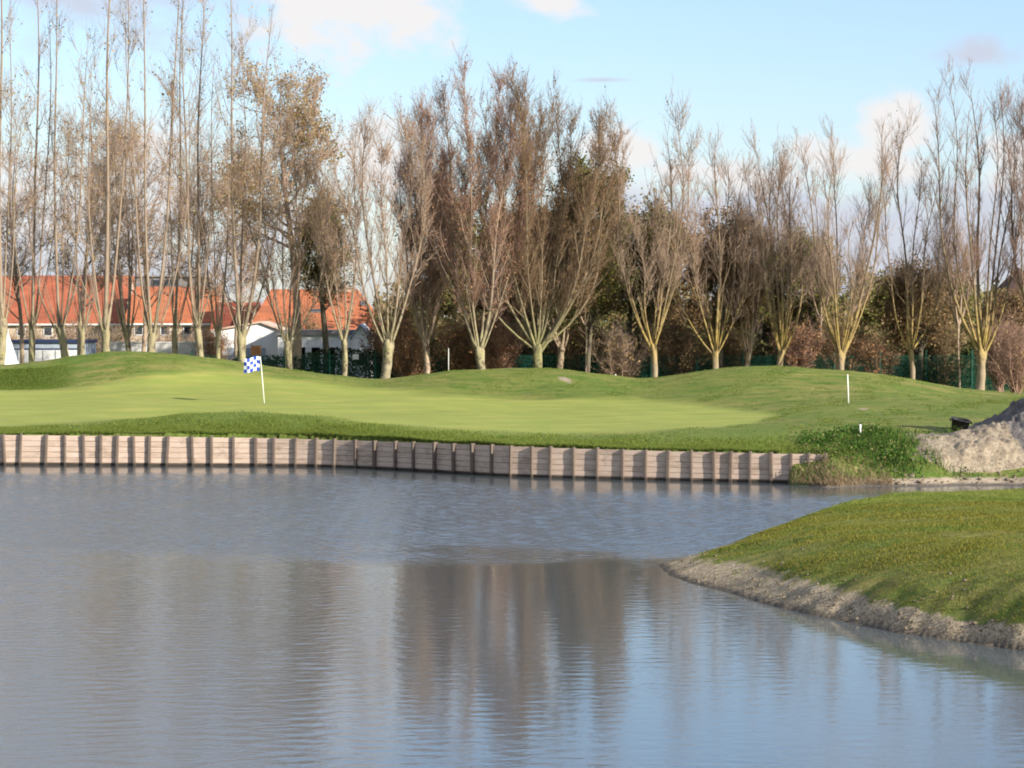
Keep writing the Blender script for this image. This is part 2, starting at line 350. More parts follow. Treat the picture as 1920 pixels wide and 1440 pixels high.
def m_ground(q):
    A = lambda nm: [setattr(a := q.n('ShaderNodeAttribute'), 'attribute_name', nm), a.outputs['Fac']][1]
    mp = q.n('ShaderNodeMapping'); q.l(q.obj, mp.inputs[0]); mp.inputs['Scale'].default_value = (.5, 2.2, 1); mp.inputs['Rotation'].default_value = (0, 0, R(9))
    n1 = q.noise(q.obj, .55, 6, .6); n2 = q.noise(q.obj, 5.0, 6, .7); n3 = q.noise(mp.outputs[0], .8, 5, .6); n4 = q.noise(q.obj, 24, 4, .7)
    n5 = q.noise(mp.outputs[0], 3.5, 5, .7); n6 = q.noise(q.obj, 1.7, 6, .7)
    turf = q.mix(q.mapr(n1, .35, .65), (.095, .17, .02), (.16, .20, .034))
    turf = q.mix(q.mapr(n2, .40, .66, 0, .7), turf, (.06, .115, .014))
    turf = q.mix(q.mapr(n5, .48, .68, 0, .6), turf, (.21, .205, .05))
    turf = q.mix(q.math('MULTIPLY', A('dry'), q.mapr(n3, .40, .62)), turf, (.25, .215, .065))
    turf = q.mix(q.mapr(n6, .50, .66, 0, .65), turf, (.055, .105, .014))
    n7 = q.noise(mp.outputs[0], 1.6, 7, .75, .6); turf = q.mix(q.mapr(n7, .52, .64, 0, .55), turf, (.27, .245, .075)); turf = q.mix(q.mapr(n7, .46, .34, 0, .5), turf, (.075, .14, .018))
    grn = q.mix(q.mapr(n3, .36, .64), (.235, .275, .055), (.31, .31, .075))
    grn = q.mix(q.mapr(n1, .35, .7, 0, .5), grn, (.20, .255, .05)); grn = q.mix(q.mapr(n5, .45, .7, 0, .3), grn, (.36, .33, .085))
    mw = q.n('ShaderNodeTexWave', wave_type='BANDS', bands_direction='X'); mr = q.n('ShaderNodeMapping'); q.l(q.obj, mr.inputs[0]); mr.inputs['Rotation'].default_value = (0, 0, R(62)); q.l(mr.outputs[0], mw.inputs[0]); mw.inputs['Scale'].default_value = .16; mw.inputs['Distortion'].default_value = .8
    grn = q.mix(q.mapr(mw.outputs[1], .35, .65, 0, .28), grn, (.21, .27, .05)); grn = q.mix(q.mapr(n6, .55, .72, 0, .3), grn, (.38, .34, .11))
    c = q.mix(A('green'), turf, grn)
    rg = q.mix(q.mapr(n2, .35, .65), (.085, .14, .02), (.16, .21, .036)); rg = q.mix(q.mapr(n6, .52, .7, 0, .6), rg, (.20, .22, .05))
    c = q.mix(q.math('MULTIPLY', A('rough'), .85), c, rg)
    sn = q.mix(q.mapr(n2, .3, .7), (.45, .375, .27), (.31, .235, .17)); sn = q.mix(q.mapr(n4, .5, .75, 0, .6), sn, (.20, .16, .12))
    fs = q.mapr(q.math('ADD', A('sand'), q.math('MULTIPLY', q.math('SUBTRACT', n2, .5), 1.1)), .38, .62)
    c = q.mix(fs, c, sn)
    md = q.mix(q.mapr(n2, .35, .65), (.62, .50, .335), (.40, .31, .20)); md = q.mix(q.mapr(n4, .50, .60, 0, .85), md, (.12, .095, .065)); md = q.mix(q.mapr(q.noise(q.obj, 9, 5, .75), .52, .60, 0, .6), md, (.17, .14, .09))  # crevice shade painted into the mud colour as dark noise
    fm = q.mapr(q.math('ADD', A('mud'), q.math('MULTIPLY', q.math('SUBTRACT', q.noise(q.obj, 2.2, 6, .7), .5), 1.5)), .30, .48)
    c = q.mix(fm, c, md)
    c = q.mix(q.math('MULTIPLY', A('wet'), .8), c, (.055, .05, .045))
    q.l(c, q.b.inputs['Base Color'])
    h = q.math('ADD', q.math('MULTIPLY', n2, q.math('ADD', 1.0, q.math('MULTIPLY', A('mud'), 2.2))), q.math('MULTIPLY', n4, q.math('ADD', .5, A('mud'))))
    hs = q.math('MULTIPLY', h, q.math('SUBTRACT', 1.15, q.math('MULTIPLY', A('green'), .95)))
    bump(q, hs, .7, .10)
M_ground = mat('turf', m_ground)
ground = meshobj('ground', np.stack([GX, GY, GZ], -1).reshape(-1, 3), quads, M_ground, None, True,
                 dict(green=green, rough=rough, mud=mud, wet=wet, sand=sand, dry=dry))
tag(ground, 'mown grass ground with rolling mounds around the pond', kind='structure')
def gz(x, y):
    x = np.atleast_1d(np.asarray(x, float)); y = np.atleast_1d(np.asarray(y, float)); return height(x, y)[0]

# ---------------------------------------------------------------- water
def m_water(q):
    wd = q.n('ShaderNodeAttribute'); wd.attribute_name = 'wind'; wind = wd.outputs['Fac']
    def rip(sc_, sy, s, rot):
        mp = q.n('ShaderNodeMapping'); q.l(q.pos, mp.inputs[0]); mp.inputs['Scale'].default_value = (sc_, sy, 1); mp.inputs['Rotation'].default_value = (0, 0, R(rot))
        return q.noise(mp.outputs[0], s, 3, .5)
    h = q.math('ADD', q.math('MULTIPLY', rip(1.05, 1.5, 2.6, 8), .6), q.math('MULTIPLY', rip(1.2, 1.5, 7.5, -14), .5))
    amp = q.math('ADD', .03, q.math('MULTIPLY', wind, .55))
    b = q.n('ShaderNodeBump'); b.inputs['Distance'].default_value = .07; b.inputs['Strength'].default_value = 1
    q.l(q.math('MULTIPLY', h, amp), b.inputs['Height']); q.l(b.outputs[0], q.b.inputs['Normal'])
    q.b.inputs['IOR'].default_value = 1.42; q.b.inputs['Specular IOR Level'].default_value = .5
    q.l(q.math('ADD', .02, q.math('MULTIPLY', wind, .10)), q.b.inputs['Roughness'])
    q.b.inputs['Base Color'].default_value = (.088, .104, .108, 1)
M_water = mat('pond_water', m_water)
def sstep(v, a, b):
    t = np.clip((v-a)/(b-a), 0, 1); return t*t*(3-2*t)
wx = axis([np.arange(-80, -18.5, 4.0), np.arange(-18.5, 17.5, .065), np.arange(17.5, 61, 4.0)]); wy = axis([np.arange(3, 25, 3.0), np.arange(25, 90, .065), np.arange(90, 99, 3.0)])
WX, WY = np.meshgrid(wx, wy)
q1 = vn(WX, WY, .35, 61); q2 = vn(WX, WY, .9, 62)
far = sstep(WY+2.6*q1+1.6*q2+.10*WX, 50.5, 58); left = sstep(-(WX+1.3*q1+.5*q2), .6, 4.6)*(.20+.06*q1+.45*sstep(-WX, 6, 11))
gap = Dw(960+F*WX/WY)-WY; lee = .035+.965*sstep(gap+.5*q2, 1.6, np.where(WX > 0, 9.5, 6.0))
wind = np.clip(np.maximum(far, left)*lee+.05*np.clip(q1+q2-.4, 0, 1)+.08*sstep(30-WY, -2, 3), 0, 1)
r = np.random.default_rng(71); WZ = np.zeros_like(WX)
for k_ in range(30):
    lam = .21*(2.7**r.random()); th = r.normal(math.pi/2-.12, .75); kk = 2*math.pi/lam; ph_ = r.uniform(0, 6.28)
    WZ += (1/kk)*np.sin(kk*(math.cos(th)*WX+math.sin(th)*WY)+ph_+.8*q1)
WZ *= math.sqrt(2/30)*(.0052+.098*wind)
kx, ky_ = len(wx), len(wy); i2 = (np.arange(ky_-1)[:, None]*kx+np.arange(kx-1)[None]).reshape(-1)
water = meshobj('water', np.stack([WX, WY, WZ], -1).reshape(-1, 3), np.stack([i2, i2+1, i2+kx+1, i2+kx], 1), M_water, None, True, dict(wind=wind))
tag(water, 'grey blue pond water with wind ripples and soft reflections', kind='structure')

# ---------------------------------------------------------------- retaining wall of planks and posts
def m_wood(q, dark=1.0):
    mp = q.n('ShaderNodeMapping'); q.l(q.pos, mp.inputs[0]); mp.inputs['Scale'].default_value = (.7, .7, 9)
    g = q.noise(mp.outputs[0], 3.2, 6, .65); r = q.rand
    c = q.mix(q.mapr(g, .35, .68), tuple(v*dark for v in (.52, .40, .31)), tuple(v*dark for v in (.31, .23, .175)))
    c = q.mix(q.mapr(r, 0, 1, 0, .55, False), c, tuple(v*dark for v in (.60, .47, .385)))
    st = q.noise(q.pos, 1.6, 5, .7); c = q.mix(q.mapr(st, .52, .68, 0, .55), c, tuple(v*dark for v in (.26, .19, .15)))
    sx = q.n('ShaderNodeSeparateXYZ'); q.l(q.pos, sx.inputs[0])
    c = q.mix(q.mapr(q.math('ADD', sx.outputs[2], q.math('MULTIPLY', g, .12)), .20, .10), c, (.045, .035, .028))
    q.l(c, q.b.inputs['Base Color']); bump(q, g, .5, .01)
M_plank = mat('weathered_planks', m_wood)
M_post = mat('weathered_posts', lambda q: m_wood(q, .27))
wall = empty('retaining_wall', (0, float(Dw(960)), 0), label='long curved wooden retaining wall of posts and planks along the far pond edge', cat='retaining wall')
posts = [-170, -132, -97, -60, -28, 7, 40, 88, 122, 157, 190, 221, 251, 281, 316, 360, 397, 438, 480, 514, 555, 594, 628, 667, 704, 743, 776, 817, 852, 887, 923, 959, 998, 1033,
         1076, 1121, 1168, 1212, 1254, 1297, 1338, 1371, 1407, 1446, 1484, 1517, 1548]
PW = [(X(u, Dw(u)), float(Dw(u)), float(Zt(u))) for u in posts]
pl = MB()
for k, u in enumerate(posts):
    x, y, zt = PW[k]; a = PW[max(k-1, 0)]; b = PW[min(k+1, len(PW)-1)]
    t = np.array([b[0]-a[0], b[1]-a[1]]); t /= np.linalg.norm(t); nrm = np.array([t[1], -t[0]])
    lean = random.uniform(-.05, .05)*(1.3 if k < 16 else .6); wd = random.uniform(.065, .10); pr = random.uniform(.085, .12); hh = zt+random.uniform(.015, .05)
    def tf(p, x=x, y=y, t=t, nrm=nrm, lean=lean):
        along = p[0]+lean*(1-p[2]); return (x+t[0]*along+nrm[0]*p[1], y-wall.location.y+t[1]*along+nrm[1]*p[1], p[2])
    m_ = MB(); m_.box(-wd/2, wd/2, -.06, pr, -.9, hh, tf)
    o = m_.build('post', M_post, wall)
    bv = o.modifiers.new('bevel', 'BEVEL'); bv.width = .008; bv.segments = 1
for k in range(len(PW)-1):
    a, b = PW[k], PW[k+1]; t = np.array([b[0]-a[0], b[1]-a[1]]); L = np.linalg.norm(t); t /= L; nrm = np.array([t[1], -t[0]])
    nb = 5; h0 = -.5; top0, top1 = a[2], b[2]; zlev = [-.55, .085]+[.085+(1.0)*(j+1)/nb for j in range(nb)]
    for j in range(nb+1):
        lo = zlev[j]; hi = zlev[j+1]
        lo2 = lo if lo < .1 else .085+(min(top0, top1)-.085)*(lo-.085); hi2 = hi if hi < .1 else .085+(min(top0, top1)-.085)*(hi-.085)
        off = random.uniform(-.006, .006)-(.012 if j == 0 else 0)
        def tf(p, a=a, t=t, nrm=nrm): return (a[0]+t[0]*p[0]+nrm[0]*p[1], a[1]-wall.location.y+t[1]*p[0]+nrm[1]*p[1], p[2])
        pl.box(.002, L-.002, -.055+off, -.012+off, lo2+.004, hi2-.005-random.uniform(0, .006), tf)
pl.build('planking', M_plank, wall)

# ---------------------------------------------------------------- tree builders
def m_bark(c1, c2, c3, mossy=.5, up=None, low=None, zone=(3.6, 7.6)):
    def f(q):
        mp = q.n('ShaderNodeMapping'); q.l(q.obj, mp.inputs[0]); mp.inputs['Scale'].default_value = (1, 1, .3)
        g = q.noise(mp.outputs[0], 7, 6, .7); g2 = q.noise(q.obj, 1.1, 3, .6); g3 = q.noise(q.obj, 3.3, 5, .7)
        c = q.mix(q.mapr(g, .35, .65), c1, c2); c = q.mix(q.mapr(g2, .42, .62, 0, mossy), c, c3)
        c = q.mix(q.mapr(g3, .50, .60, 0, .8), c, tuple(v*.38 for v in c2))
        if low:
            sl = q.n('ShaderNodeSeparateXYZ'); q.l(q.obj, sl.inputs[0])
            c = q.mix(q.mapr(q.math('ADD', sl.outputs[2], q.math('MULTIPLY', g3, 1.2)), 3.4, 1.9, 0, .85), c, low)
        if up:                                  # lichen low down, bare young bark higher up
            sx = q.n('ShaderNodeSeparateXYZ'); q.l(q.obj, sx.inputs[0])
            c = q.mix(q.mapr(q.math('ADD', sx.outputs[2], q.math('MULTIPLY', g2, 3)), zone[0], zone[1], 0, .92), c, up)
        q.l(c, q.b.inputs['Base Color']); bump(q, g, 1.0, .04)
    return f
M_bark_pale = mat('pale_poplar_bark', m_bark((.34, .295, .19), (.19, .155, .10), (.28, .26, .12), .7, up=(.24, .18, .135)))
M_bark_gold = mat('lichen_gold_bark', m_bark((.36, .265, .10), (.20, .14, .065), (.36, .26, .06), .6, up=(.18, .135, .095), zone=(4.4, 8.5), low=(.27, .215, .15)))
M_bark_olive = mat('olive_brown_bark', m_bark((.25, .22, .12), (.14, .12, .07), (.24, .24, .09), .7, up=(.19, .145, .095)))
M_bark_pink = mat('pinkish_bark', m_bark((.40, .30, .22), (.25, .18, .13), (.33, .28, .16), up=(.30, .21, .16)))
M_bark_dark = mat('dark_bark', m_bark((.13, .105, .08), (.08, .06, .045), (.14, .14, .07)))
def m_twig(a, b):
    def f(q): q.l(q.mix(q.rand, a, b), q.b.inputs['Base Color'])
    return f
M_tw_grey = mat('grey_brown_twigs', m_twig((.44, .315, .225), (.26, .185, .135)))
M_tw_red = mat('reddish_twigs', m_twig((.40, .25, .185), (.22, .14, .105)))
M_tw_brown = mat('brown_twigs', m_twig((.27, .175, .105), (.14, .09, .055)))
def m_leaf(stops, trans=.25):
    def f(q):
        c = q.ramp(q.rand, stops); q.l(c, q.b.inputs['Base Color'])
        tr = q.n('ShaderNodeBsdfTranslucent'); q.l(c, tr.inputs[0]); mx = q.n('ShaderNodeMixShader'); mx.inputs[0].default_value = trans
        q.l(q.b.outputs[0], mx.inputs[1]); q.l(tr.outputs[0], mx.inputs[2]); q.l(mx.outputs[0], q.out.inputs[0])
    return f
M_lf_olive = mat('olive_leaves', m_leaf([(0, (.055, .065, .018)), (.5, (.12, .13, .034)), (.85, (.19, .17, .05)), (1, (.28, .20, .07))]))
M_lf_lime = mat('yellow_green_leaves', m_leaf([(0, (.07, .085, .02)), (.5, (.16, .17, .04)), (1, (.30, .27, .07))]))
M_lf_brown = mat('brown_leaves', m_leaf([(0, (.10, .07, .035)), (.5, (.20, .135, .065)), (1, (.32, .20, .085))]))
M_lf_gold = mat('golden_brown_leaves', m_leaf([(0, (.19, .16, .05)), (.4, (.32, .22, .09)), (.8, (.42, .27, .13)), (1, (.24, .25, .07))]))
M_lf_rust = mat('rust_leaves', m_leaf([(0, (.20, .09, .05)), (.6, (.34, .17, .08)), (1, (.42, .26, .12))]))
M_lf_dark = mat('dark_green_leaves', m_leaf([(0, (.018, .032, .012)), (.6, (.035, .06, .018)), (1, (.07, .09, .025))]))
M_lf_mix = mat('mixed_hedge_leaves', m_leaf([(0, (.05, .055, .02)), (.35, (.12, .115, .04)), (.7, (.21, .165, .075)), (.85, (.30, .20, .10)), (1, (.10, .15, .04))]))
M_weed = mat('weed_leaves', m_leaf([(0, (.025, .06, .01)), (.5, (.055, .125, .016)), (.8, (.11, .19, .03)), (1, (.25, .21, .09))], .35))
M_blade = mat('grass_blades', m_leaf([(0, (.065, .085, .010)), (.45, (.155, .165, .02)), (.8, (.25, .23, .04)), (1, (.33, .25, .08))], .35))
M_blade_g = mat('fresh_grass_blades', m_leaf([(0, (.055, .10, .014)), (.5, (.115, .17, .026)), (1, (.20, .235, .05))], .35))

def vase_tree(label, px, D, fork_py, top_py, width_px, n_limbs=8, bole_r=.22, lean=0, bark=None, twig=None, leafm=None, nleaf=0, dens=1.0,
              curve=3.0, group=None, name='pollard_tree', skew=None, cat='tree', limb_r=.075, leaf_size=.10, burl=1.12, thick=1.0, bare=.22, limbs=None, straight=False, wf=.8, wob=1.0, sprouts=0, spread=0):
    bark = bark or M_bark_pale; twig = twig or M_tw_grey
    x0 = X(px, D); z0 = float(gz(x0, D)[0])-.15; zf = Z(fork_py, D)-z0; H = Z(top_py, D)-z0; Wd = width_px*wf*D/F/2
    root = empty(name, (x0, D, z0), label=label, cat=cat, group=group)
    if skew is None: skew = rng.uniform(-14, 14)
    lean += rng.uniform(-7, 7)
    tr = Acc()
    k = 15; t = np.linspace(0, 1, k); P = np.zeros((1, k, 3)); P[0, :, 2] = t*zf
    P[0, :, 0] = -lean*(1-t)*D/F+.05*np.sin(t*5+px)*zf*.3; P[0, :, 1] = .04*np.sin(t*4+px*2)
    P[0, :, 0] -= P[0, -1, 0]
    bole_r = bole_r*.86; rr = bole_r*(1.0+.45*np.exp(-t*7)+(burl-1)*np.exp(-((t-.93)/.16)**2))*(1+.06*np.sin(t*17+px)); rr[-1] *= .75
    V, q = tubes(P, rr[None], 12)
    an = np.tile(np.arange(12)*2*np.pi/12, k); hz_ = np.repeat(t, 12)
    am = 1+(.07+.22*np.exp(-((hz_-.92)/.2)**2)*(burl-1)/.14)*(np.sin(an*3+px+hz_*4)+.7*np.sin(an*5-px*2+hz_*9))*.7
    ctr = np.repeat(P[0], 12, 0); V = ctr+(V-ctr)*am[:, None]; tr.add((V, q))
    top = P[0, -1]
    capV = np.concatenate([V[-12:], top[None]+np.array([[0, 0, bole_r*.25]])]); cq = np.array([[i, (i+1) % 12, 12] for i in range(12)])
    tr.V.append(capV); tr.F.append(cq+tr.n); tr.n += len(capV)
    # limbs: lean outward, then turn upward
    k = 15; t = np.linspace(0, 1, k)
    if limbs: n_limbs = len(limbs)
    ph = np.arange(n_limbs)*2.399+rng.random(n_limbs)*.7+px
    ox = np.linspace(-1, 1, n_limbs) if n_limbs > 1 else np.array([0.]); ox = ox+rng.normal(0, .10, n_limbs)
    hh = (H-zf)*(1-.30*np.abs(ox)**1.6*rng.uniform(.5, 1.1, n_limbs))*rng.uniform(.88, 1.0, n_limbs)
    lr = limb_r*rng.uniform(.65, 1.2, n_limbs)
    if limbs:
        ox = np.array([l[0] for l in limbs]); hh = (H-zf)*np.array([l[1] for l in limbs]); lr = limb_r*np.array([l[2] for l in limbs])
    ox = np.sign(ox)*np.abs(ox)**.85; oy = np.sin(ph)*.65*np.sqrt(np.maximum(0, 1.1-np.clip(ox**2, 0, 1)))
    L = np.zeros((n_limbs, k, 3))
    for i in range(n_limbs):
        cv_ = curve*rng.uniform(.55, 1.45); g = (1-np.exp(-cv_*t))/(1-math.exp(-cv_)); dz0 = rng.uniform(0, .5)*abs(ox[i])*min(1, zf*.3)
        w1, w2 = rng.uniform(0, 6.28, 2); a_ = rng.uniform(.012, .030)*(H-zf)*wob
        L[i, :, 0] = top[0]+ox[i]*(Wd*g+bole_r*.5*(t < 1)*(1-t))+skew*D/F*t+a_*np.sin(t*7+w1)*t
        L[i, :, 1] = top[1]+oy[i]*Wd*g+a_*np.sin(t*6+w2)*t
        L[i, :, 2] = top[2]-bole_r*.5-dz0*(1-t)+hh[i]*t
    LR = lr[:, None]*(1-t[None])**.85*1.0+.009; LR[:, 0] *= 1.35
    tr.add(tubes(L, LR, 7))
    if sprouts:                                  # spindly shoots springing from the pollard head
        a_ = rng.uniform(0, 2*np.pi, sprouts); st_ = top[None]+np.stack([np.cos(a_), np.sin(a_), -1.2*rng.random(sprouts)], 1)*bole_r*.8
        dd = norm(np.stack([np.cos(a_)*.32, np.sin(a_)*.32, np.ones(sprouts)], 1)); SP = grow(st_, dd, (H-zf)*rng.uniform(.16, .48, sprouts), 8, .25, .03)
        tr.add(tubes(SP, np.linspace(1, .25, 9)[None]*rng.uniform(.018, .034, sprouts)[:, None], 5))
    # rising side branches
    ns = int(15*n_limbs*dens); idx = rng.integers(0, n_limbs, ns); tt = bare+(.97-bare)*rng.random(ns)**.85
    A, T, Rr = sample(L, LR, idx, tt); d = off_dir(T, R(18+spread)+R(22)*rng.random(ns)); d[:, 2] = np.abs(d[:, 2])
    ln = (.9+.19*(H-zf)*rng.random(ns))*(1.15-.65*tt); S = grow(A, d, ln, 5, .9, .07)
    SR = (np.minimum(Rr*.55, .028)*thick)[:, None]*np.linspace(1, .3, 6)[None]
    tr.add(tubes(S, SR, 4)); tr.build('trunk', bark, root, True)
    # twigs
    tw = Acc()
    nt = int(150*n_limbs*dens); mixl = rng.random(nt) < .3
    i1 = rng.integers(0, ns, nt); a1, t1, r1 = sample(S, SR, i1, .15+.85*rng.random(nt))
    i2_ = rng.integers(0, n_limbs, nt); a2, t2, r2 = sample(L, LR, i2_, bare+(1-bare)*rng.random(nt)**.8)
    A = np.where(mixl[:, None], a2, a1); T = np.where(mixl[:, None], t2, t1)
    d = off_dir(T, R(22)+R(25)*rng.random(nt)); ln = rng.uniform(.5, 1.35, nt); Tw = grow(A, d, ln, 3, .7, .08)
    TR = np.full((nt, 1), .0105*thick)*np.linspace(1, .45, 4)[None]
    tw.add(tubes(Tw, TR, 3))
    n3 = int(nt*5.0); i3 = rng.integers(0, nt, n3); a3, t3, _ = sample(Tw, TR, i3, .1+.9*rng.random(n3))
    d3 = off_dir(t3, R(20)+R(30)*rng.random(n3)); d3[:, 2] += .25; l3 = rng.uniform(.22, .62, n3)
    tw.add(spikes(a3, a3+norm(d3)*l3[:, None], np.full(n3, .0068*thick)))
    tw.build('crown', twig, root)
    if nleaf and leafm:
        i4 = rng.integers(0, nt, nleaf); a4, _, _ = sample(Tw, TR, i4, rng.random(nleaf))
        V, q = leaves(a4+rng.normal(0, .09, a4.shape), leaf_size); meshobj('foliage', V, q, leafm, root)
    return root

def leafy_tree(label, px, D, top_py, width_px, base_py=None, leafm=None, nleaf=9000, size=.17, bark=None, twig=None, trunk_r=.2, group=None, cat='tree', name='leafy_tree',
               nblob=34, low=.25, trunk_frac=.3, shape=1.0):
    leafm = leafm or M_lf_olive; bark = bark or M_bark_dark; twig = twig or M_tw_brown
    x0 = X(px, D); z0 = float(gz(x0, D)[0])-.1; H = Z(top_py, D)-z0; Wd = width_px*D/F/2
    root = empty(name, (x0, D, z0), label=label, cat=cat, group=group)
    tr = Acc(); k = 10; t = np.linspace(0, 1, k); P = np.zeros((1, k, 3)); P[0, :, 2] = t*H*.85
    P[0, :, 0] = .05*H*np.sin(t*3+px)*t; P[0, :, 1] = .04*H*np.sin(t*4+px)*t
    rr = trunk_r*(1-t)**.8+.02; tr.add(tubes(P, rr[None], 9))
    nl = 22; idx = np.zeros(nl, int); tt = np.linspace(trunk_frac, .93, nl)
    A, T, Rr = sample(P, rr[None], idx, tt); d = off_dir(T, R(38)+R(30)*rng.random(nl))
    ln = Wd*1.05*np.sqrt(np.clip(1-((tt-.45)/.75)**2, .1, 1))*rng.uniform(.7, 1.1, nl)
    Lm = grow(A, d, ln, 7, .55, .10); LR = (Rr*.5)[:, None]*np.linspace(1, .15, 8)[None]; tr.add(tubes(Lm, LR, 6))
    ns = 230; i1 = rng.integers(0, nl, ns); a1, t1, r1 = sample(Lm, LR, i1, .25+.75*rng.random(ns))
    S = grow(a1, off_dir(t1, R(30)+R(35)*rng.random(ns)), Wd*rng.uniform(.22, .5, ns), 4, .4, .12); SR = np.full((ns, 1), .022)*np.linspace(1, .4, 5)[None]; tr.add(tubes(S, SR, 4))
    tr.build('trunk', bark, root, True)
    tw = Acc(); nt = 2200; i2_ = rng.integers(0, ns, nt); a2, t2, _ = sample(S, SR, i2_, .2+.8*rng.random(nt))
    Tw = grow(a2, off_dir(t2, R(25)+R(45)*rng.random(nt)), rng.uniform(.35, 1.0, nt), 3, .25, .12); TR = np.full((nt, 1), .0105)*np.linspace(1, .45, 4)[None]
    tw.add(tubes(Tw, TR, 3)); n3 = 3000; i3 = rng.integers(0, nt, n3); a3, t3, _ = sample(Tw, TR, i3, rng.random(n3))
    tw.add(spikes(a3, a3+off_dir(t3, R(30)+R(30)*rng.random(n3))*rng.uniform(.2, .5, n3)[:, None], np.full(n3, .008)))
    tw.build('crown', twig, root)
    # leaves gather in clumps along the twigs
    nleaf = int(nleaf*1.7); heavy = rng.random(nt)**2.0; heavy /= heavy.sum(); i4 = rng.choice(nt, nleaf, p=heavy)
    a4, _, _ = sample(Tw, TR, i4, rng.random(nleaf)); V, q = leaves(a4+rng.normal(0, .17, a4.shape), size)
    meshobj('foliage', V, q, leafm, root)
    return root

def shrub(label, px, D, top_py, width_px, leafm, nleaf=2500, size=.13, twig=None, group=None, cat='shrub', name='shrub', nstem=26):
    x0 = X(px, D); z0 = float(gz(x0, D)[0])-.05; H = Z(top_py, D)-z0; Wd = width_px*D/F/2
    root = empty(name, (x0, D, z0), label=label, cat=cat, group=group); twig = twig or M_tw_brown
    A = rng.normal(0, .12, (nstem, 3))*[1, 1, 0]; out = rng.normal(0, 1, (nstem, 3))*[.42*Wd/H*2, .42*Wd/H*2, 0]+[0, 0, 1]
    S = grow(A, norm(out), H*rng.uniform(.7, 1.08, nstem), 7, .35, .09); SR = np.full((nstem, 1), .03)*np.linspace(1, .2, 8)[None]
    st = Acc(); st.add(tubes(S, SR, 5))
    nt = 900; i = rng.integers(0, nstem, nt); a, t, _ = sample(S, SR, i, .15+.85*rng.random(nt))
    Tw = grow(a, off_dir(t, R(25)+R(40)*rng.random(nt)), rng.uniform(.3, .3+.22*H, nt), 3, .3, .1); TR = np.full((nt, 1), .010)*np.linspace(1, .4, 4)[None]
    st.add(tubes(Tw, TR, 3)); n3 = 2200; i3 = rng.integers(0, nt, n3); a3, t3, _ = sample(Tw, TR, i3, rng.random(n3))
    st.add(spikes(a3, a3+off_dir(t3, R(30)+R(30)*rng.random(n3))*rng.uniform(.2, .55, n3)[:, None], np.full(n3, .008)))
    st.build('stems', twig, root)
    if nleaf:
        i4 = rng.integers(0, nt, nleaf); a4, _, _ = sample(Tw, TR, i4, rng.random(nleaf))
        V, q = leaves(a4+rng.normal(0, .1, a4.shape), size); meshobj('foliage', V, q, leafm, root)
    return root

GP = 'tall bare pollarded poplars behind the left mound'
GW = 'bare pollarded trees along the edge of the green'
Pp, Gd, Pk = M_bark_pale, M_bark_gold, M_bark_pink
poplars = [
 # label, px, D, fork, top, width, limbs, bole_r, lean, dens
 ('thick poplar at the left edge of the view beside the white tent', 4, 130, 596, -160, 130, [(-.9,.9,.8),(-.15,1.0,1.7),(.3,.86,.8),(.9,.62,.6)], .30, 0, 1.0),
 ('slim poplar rising just right of the white tent', 60, 133, 612, -130, 140, [(-.7,.55,.6),(.2,1,1.2),(.75,.8,.7)], .19, 0, 1.1),
 ('crooked poplar with a knobbly bole forking left and right, third from the left edge', 112, 132, 612, -90, 190, [(-1,.5,.6),(-.25,1,1.2),(.15,.55,.6),(.8,.78,.9)], .24, -14, 1.0),
 ('thin short poplar with two upright shoots on the left mound skyline', 154, 136, 622, 150, 90, [(-.4,.9,.8),(.5,1,.8),(.9,.6,.5)], .16, 0, 1.2),
 ('stout straight poplar with one main stem above the left mound', 198, 130, 618, -150, 150, [(-.9,.66,.8),(0,1,1.7),(.55,.9,1.0)], .24, 0, 1.2),
 ('low spindly poplar with a fan of thin shoots left of the mound top', 238, 138, 628, 190, 110, 6, .15, 0, 1.0),
 ('dark multi stemmed poplar behind the top of the left mound', 285, 131, 624, -140, 210, [(-.8,.85,.8),(-.2,1,1.1),(.6,1,1.2),(1,.6,.6)], .24, 0, 1.1),
 ('upright poplar with a single dark stem right of the mound top', 328, 134, 614, -40, 120, [(-.5,.7,.6),(.1,1,1.1),(.8,.62,.6)], .17, 0, 1.2),
 ('poplar with three pale parallel stems behind the right slope of the left mound', 370, 132, 612, -60, 130, [(-.6,.95,1.0),(0,1,1.1),(.75,.75,.8)], .18, 0, 1.2),
 ('low forked poplar with wide v shaped limbs left of the blue checked flag', 409, 136, 624, 250, 120, [(-.8,1,.8),(-.1,.8,.6),(.7,1,1.0)], .15, 0, .9),
 ('thick leaning poplar directly behind the blue checked flag', 452, 131, 622, -90, 240, [(-.35,1,1.4),(-.05,.8,.8),(.55,.86,1.3),(.95,.6,.7)], .24, 6, 1.3),
]
for lab, px, D, fk, tp, wd, lim, br, lean, dn in poplars:
    kw = dict(limbs=lim) if isinstance(lim, list) else dict(n_limbs=lim)
    vase_tree(lab, px, D, fk, tp, wd, bole_r=br, lean=lean, bark=Pp, twig=M_tw_grey, wf=.62, wob=.4, sprouts=7, spread=12, burl=1.05, thick=.8, dens=dn*.6, curve=3.0, group=GP, name='poplar', leafm=M_lf_gold, nleaf=420, leaf_size=.12, limb_r=.066, bare=.25, **kw)
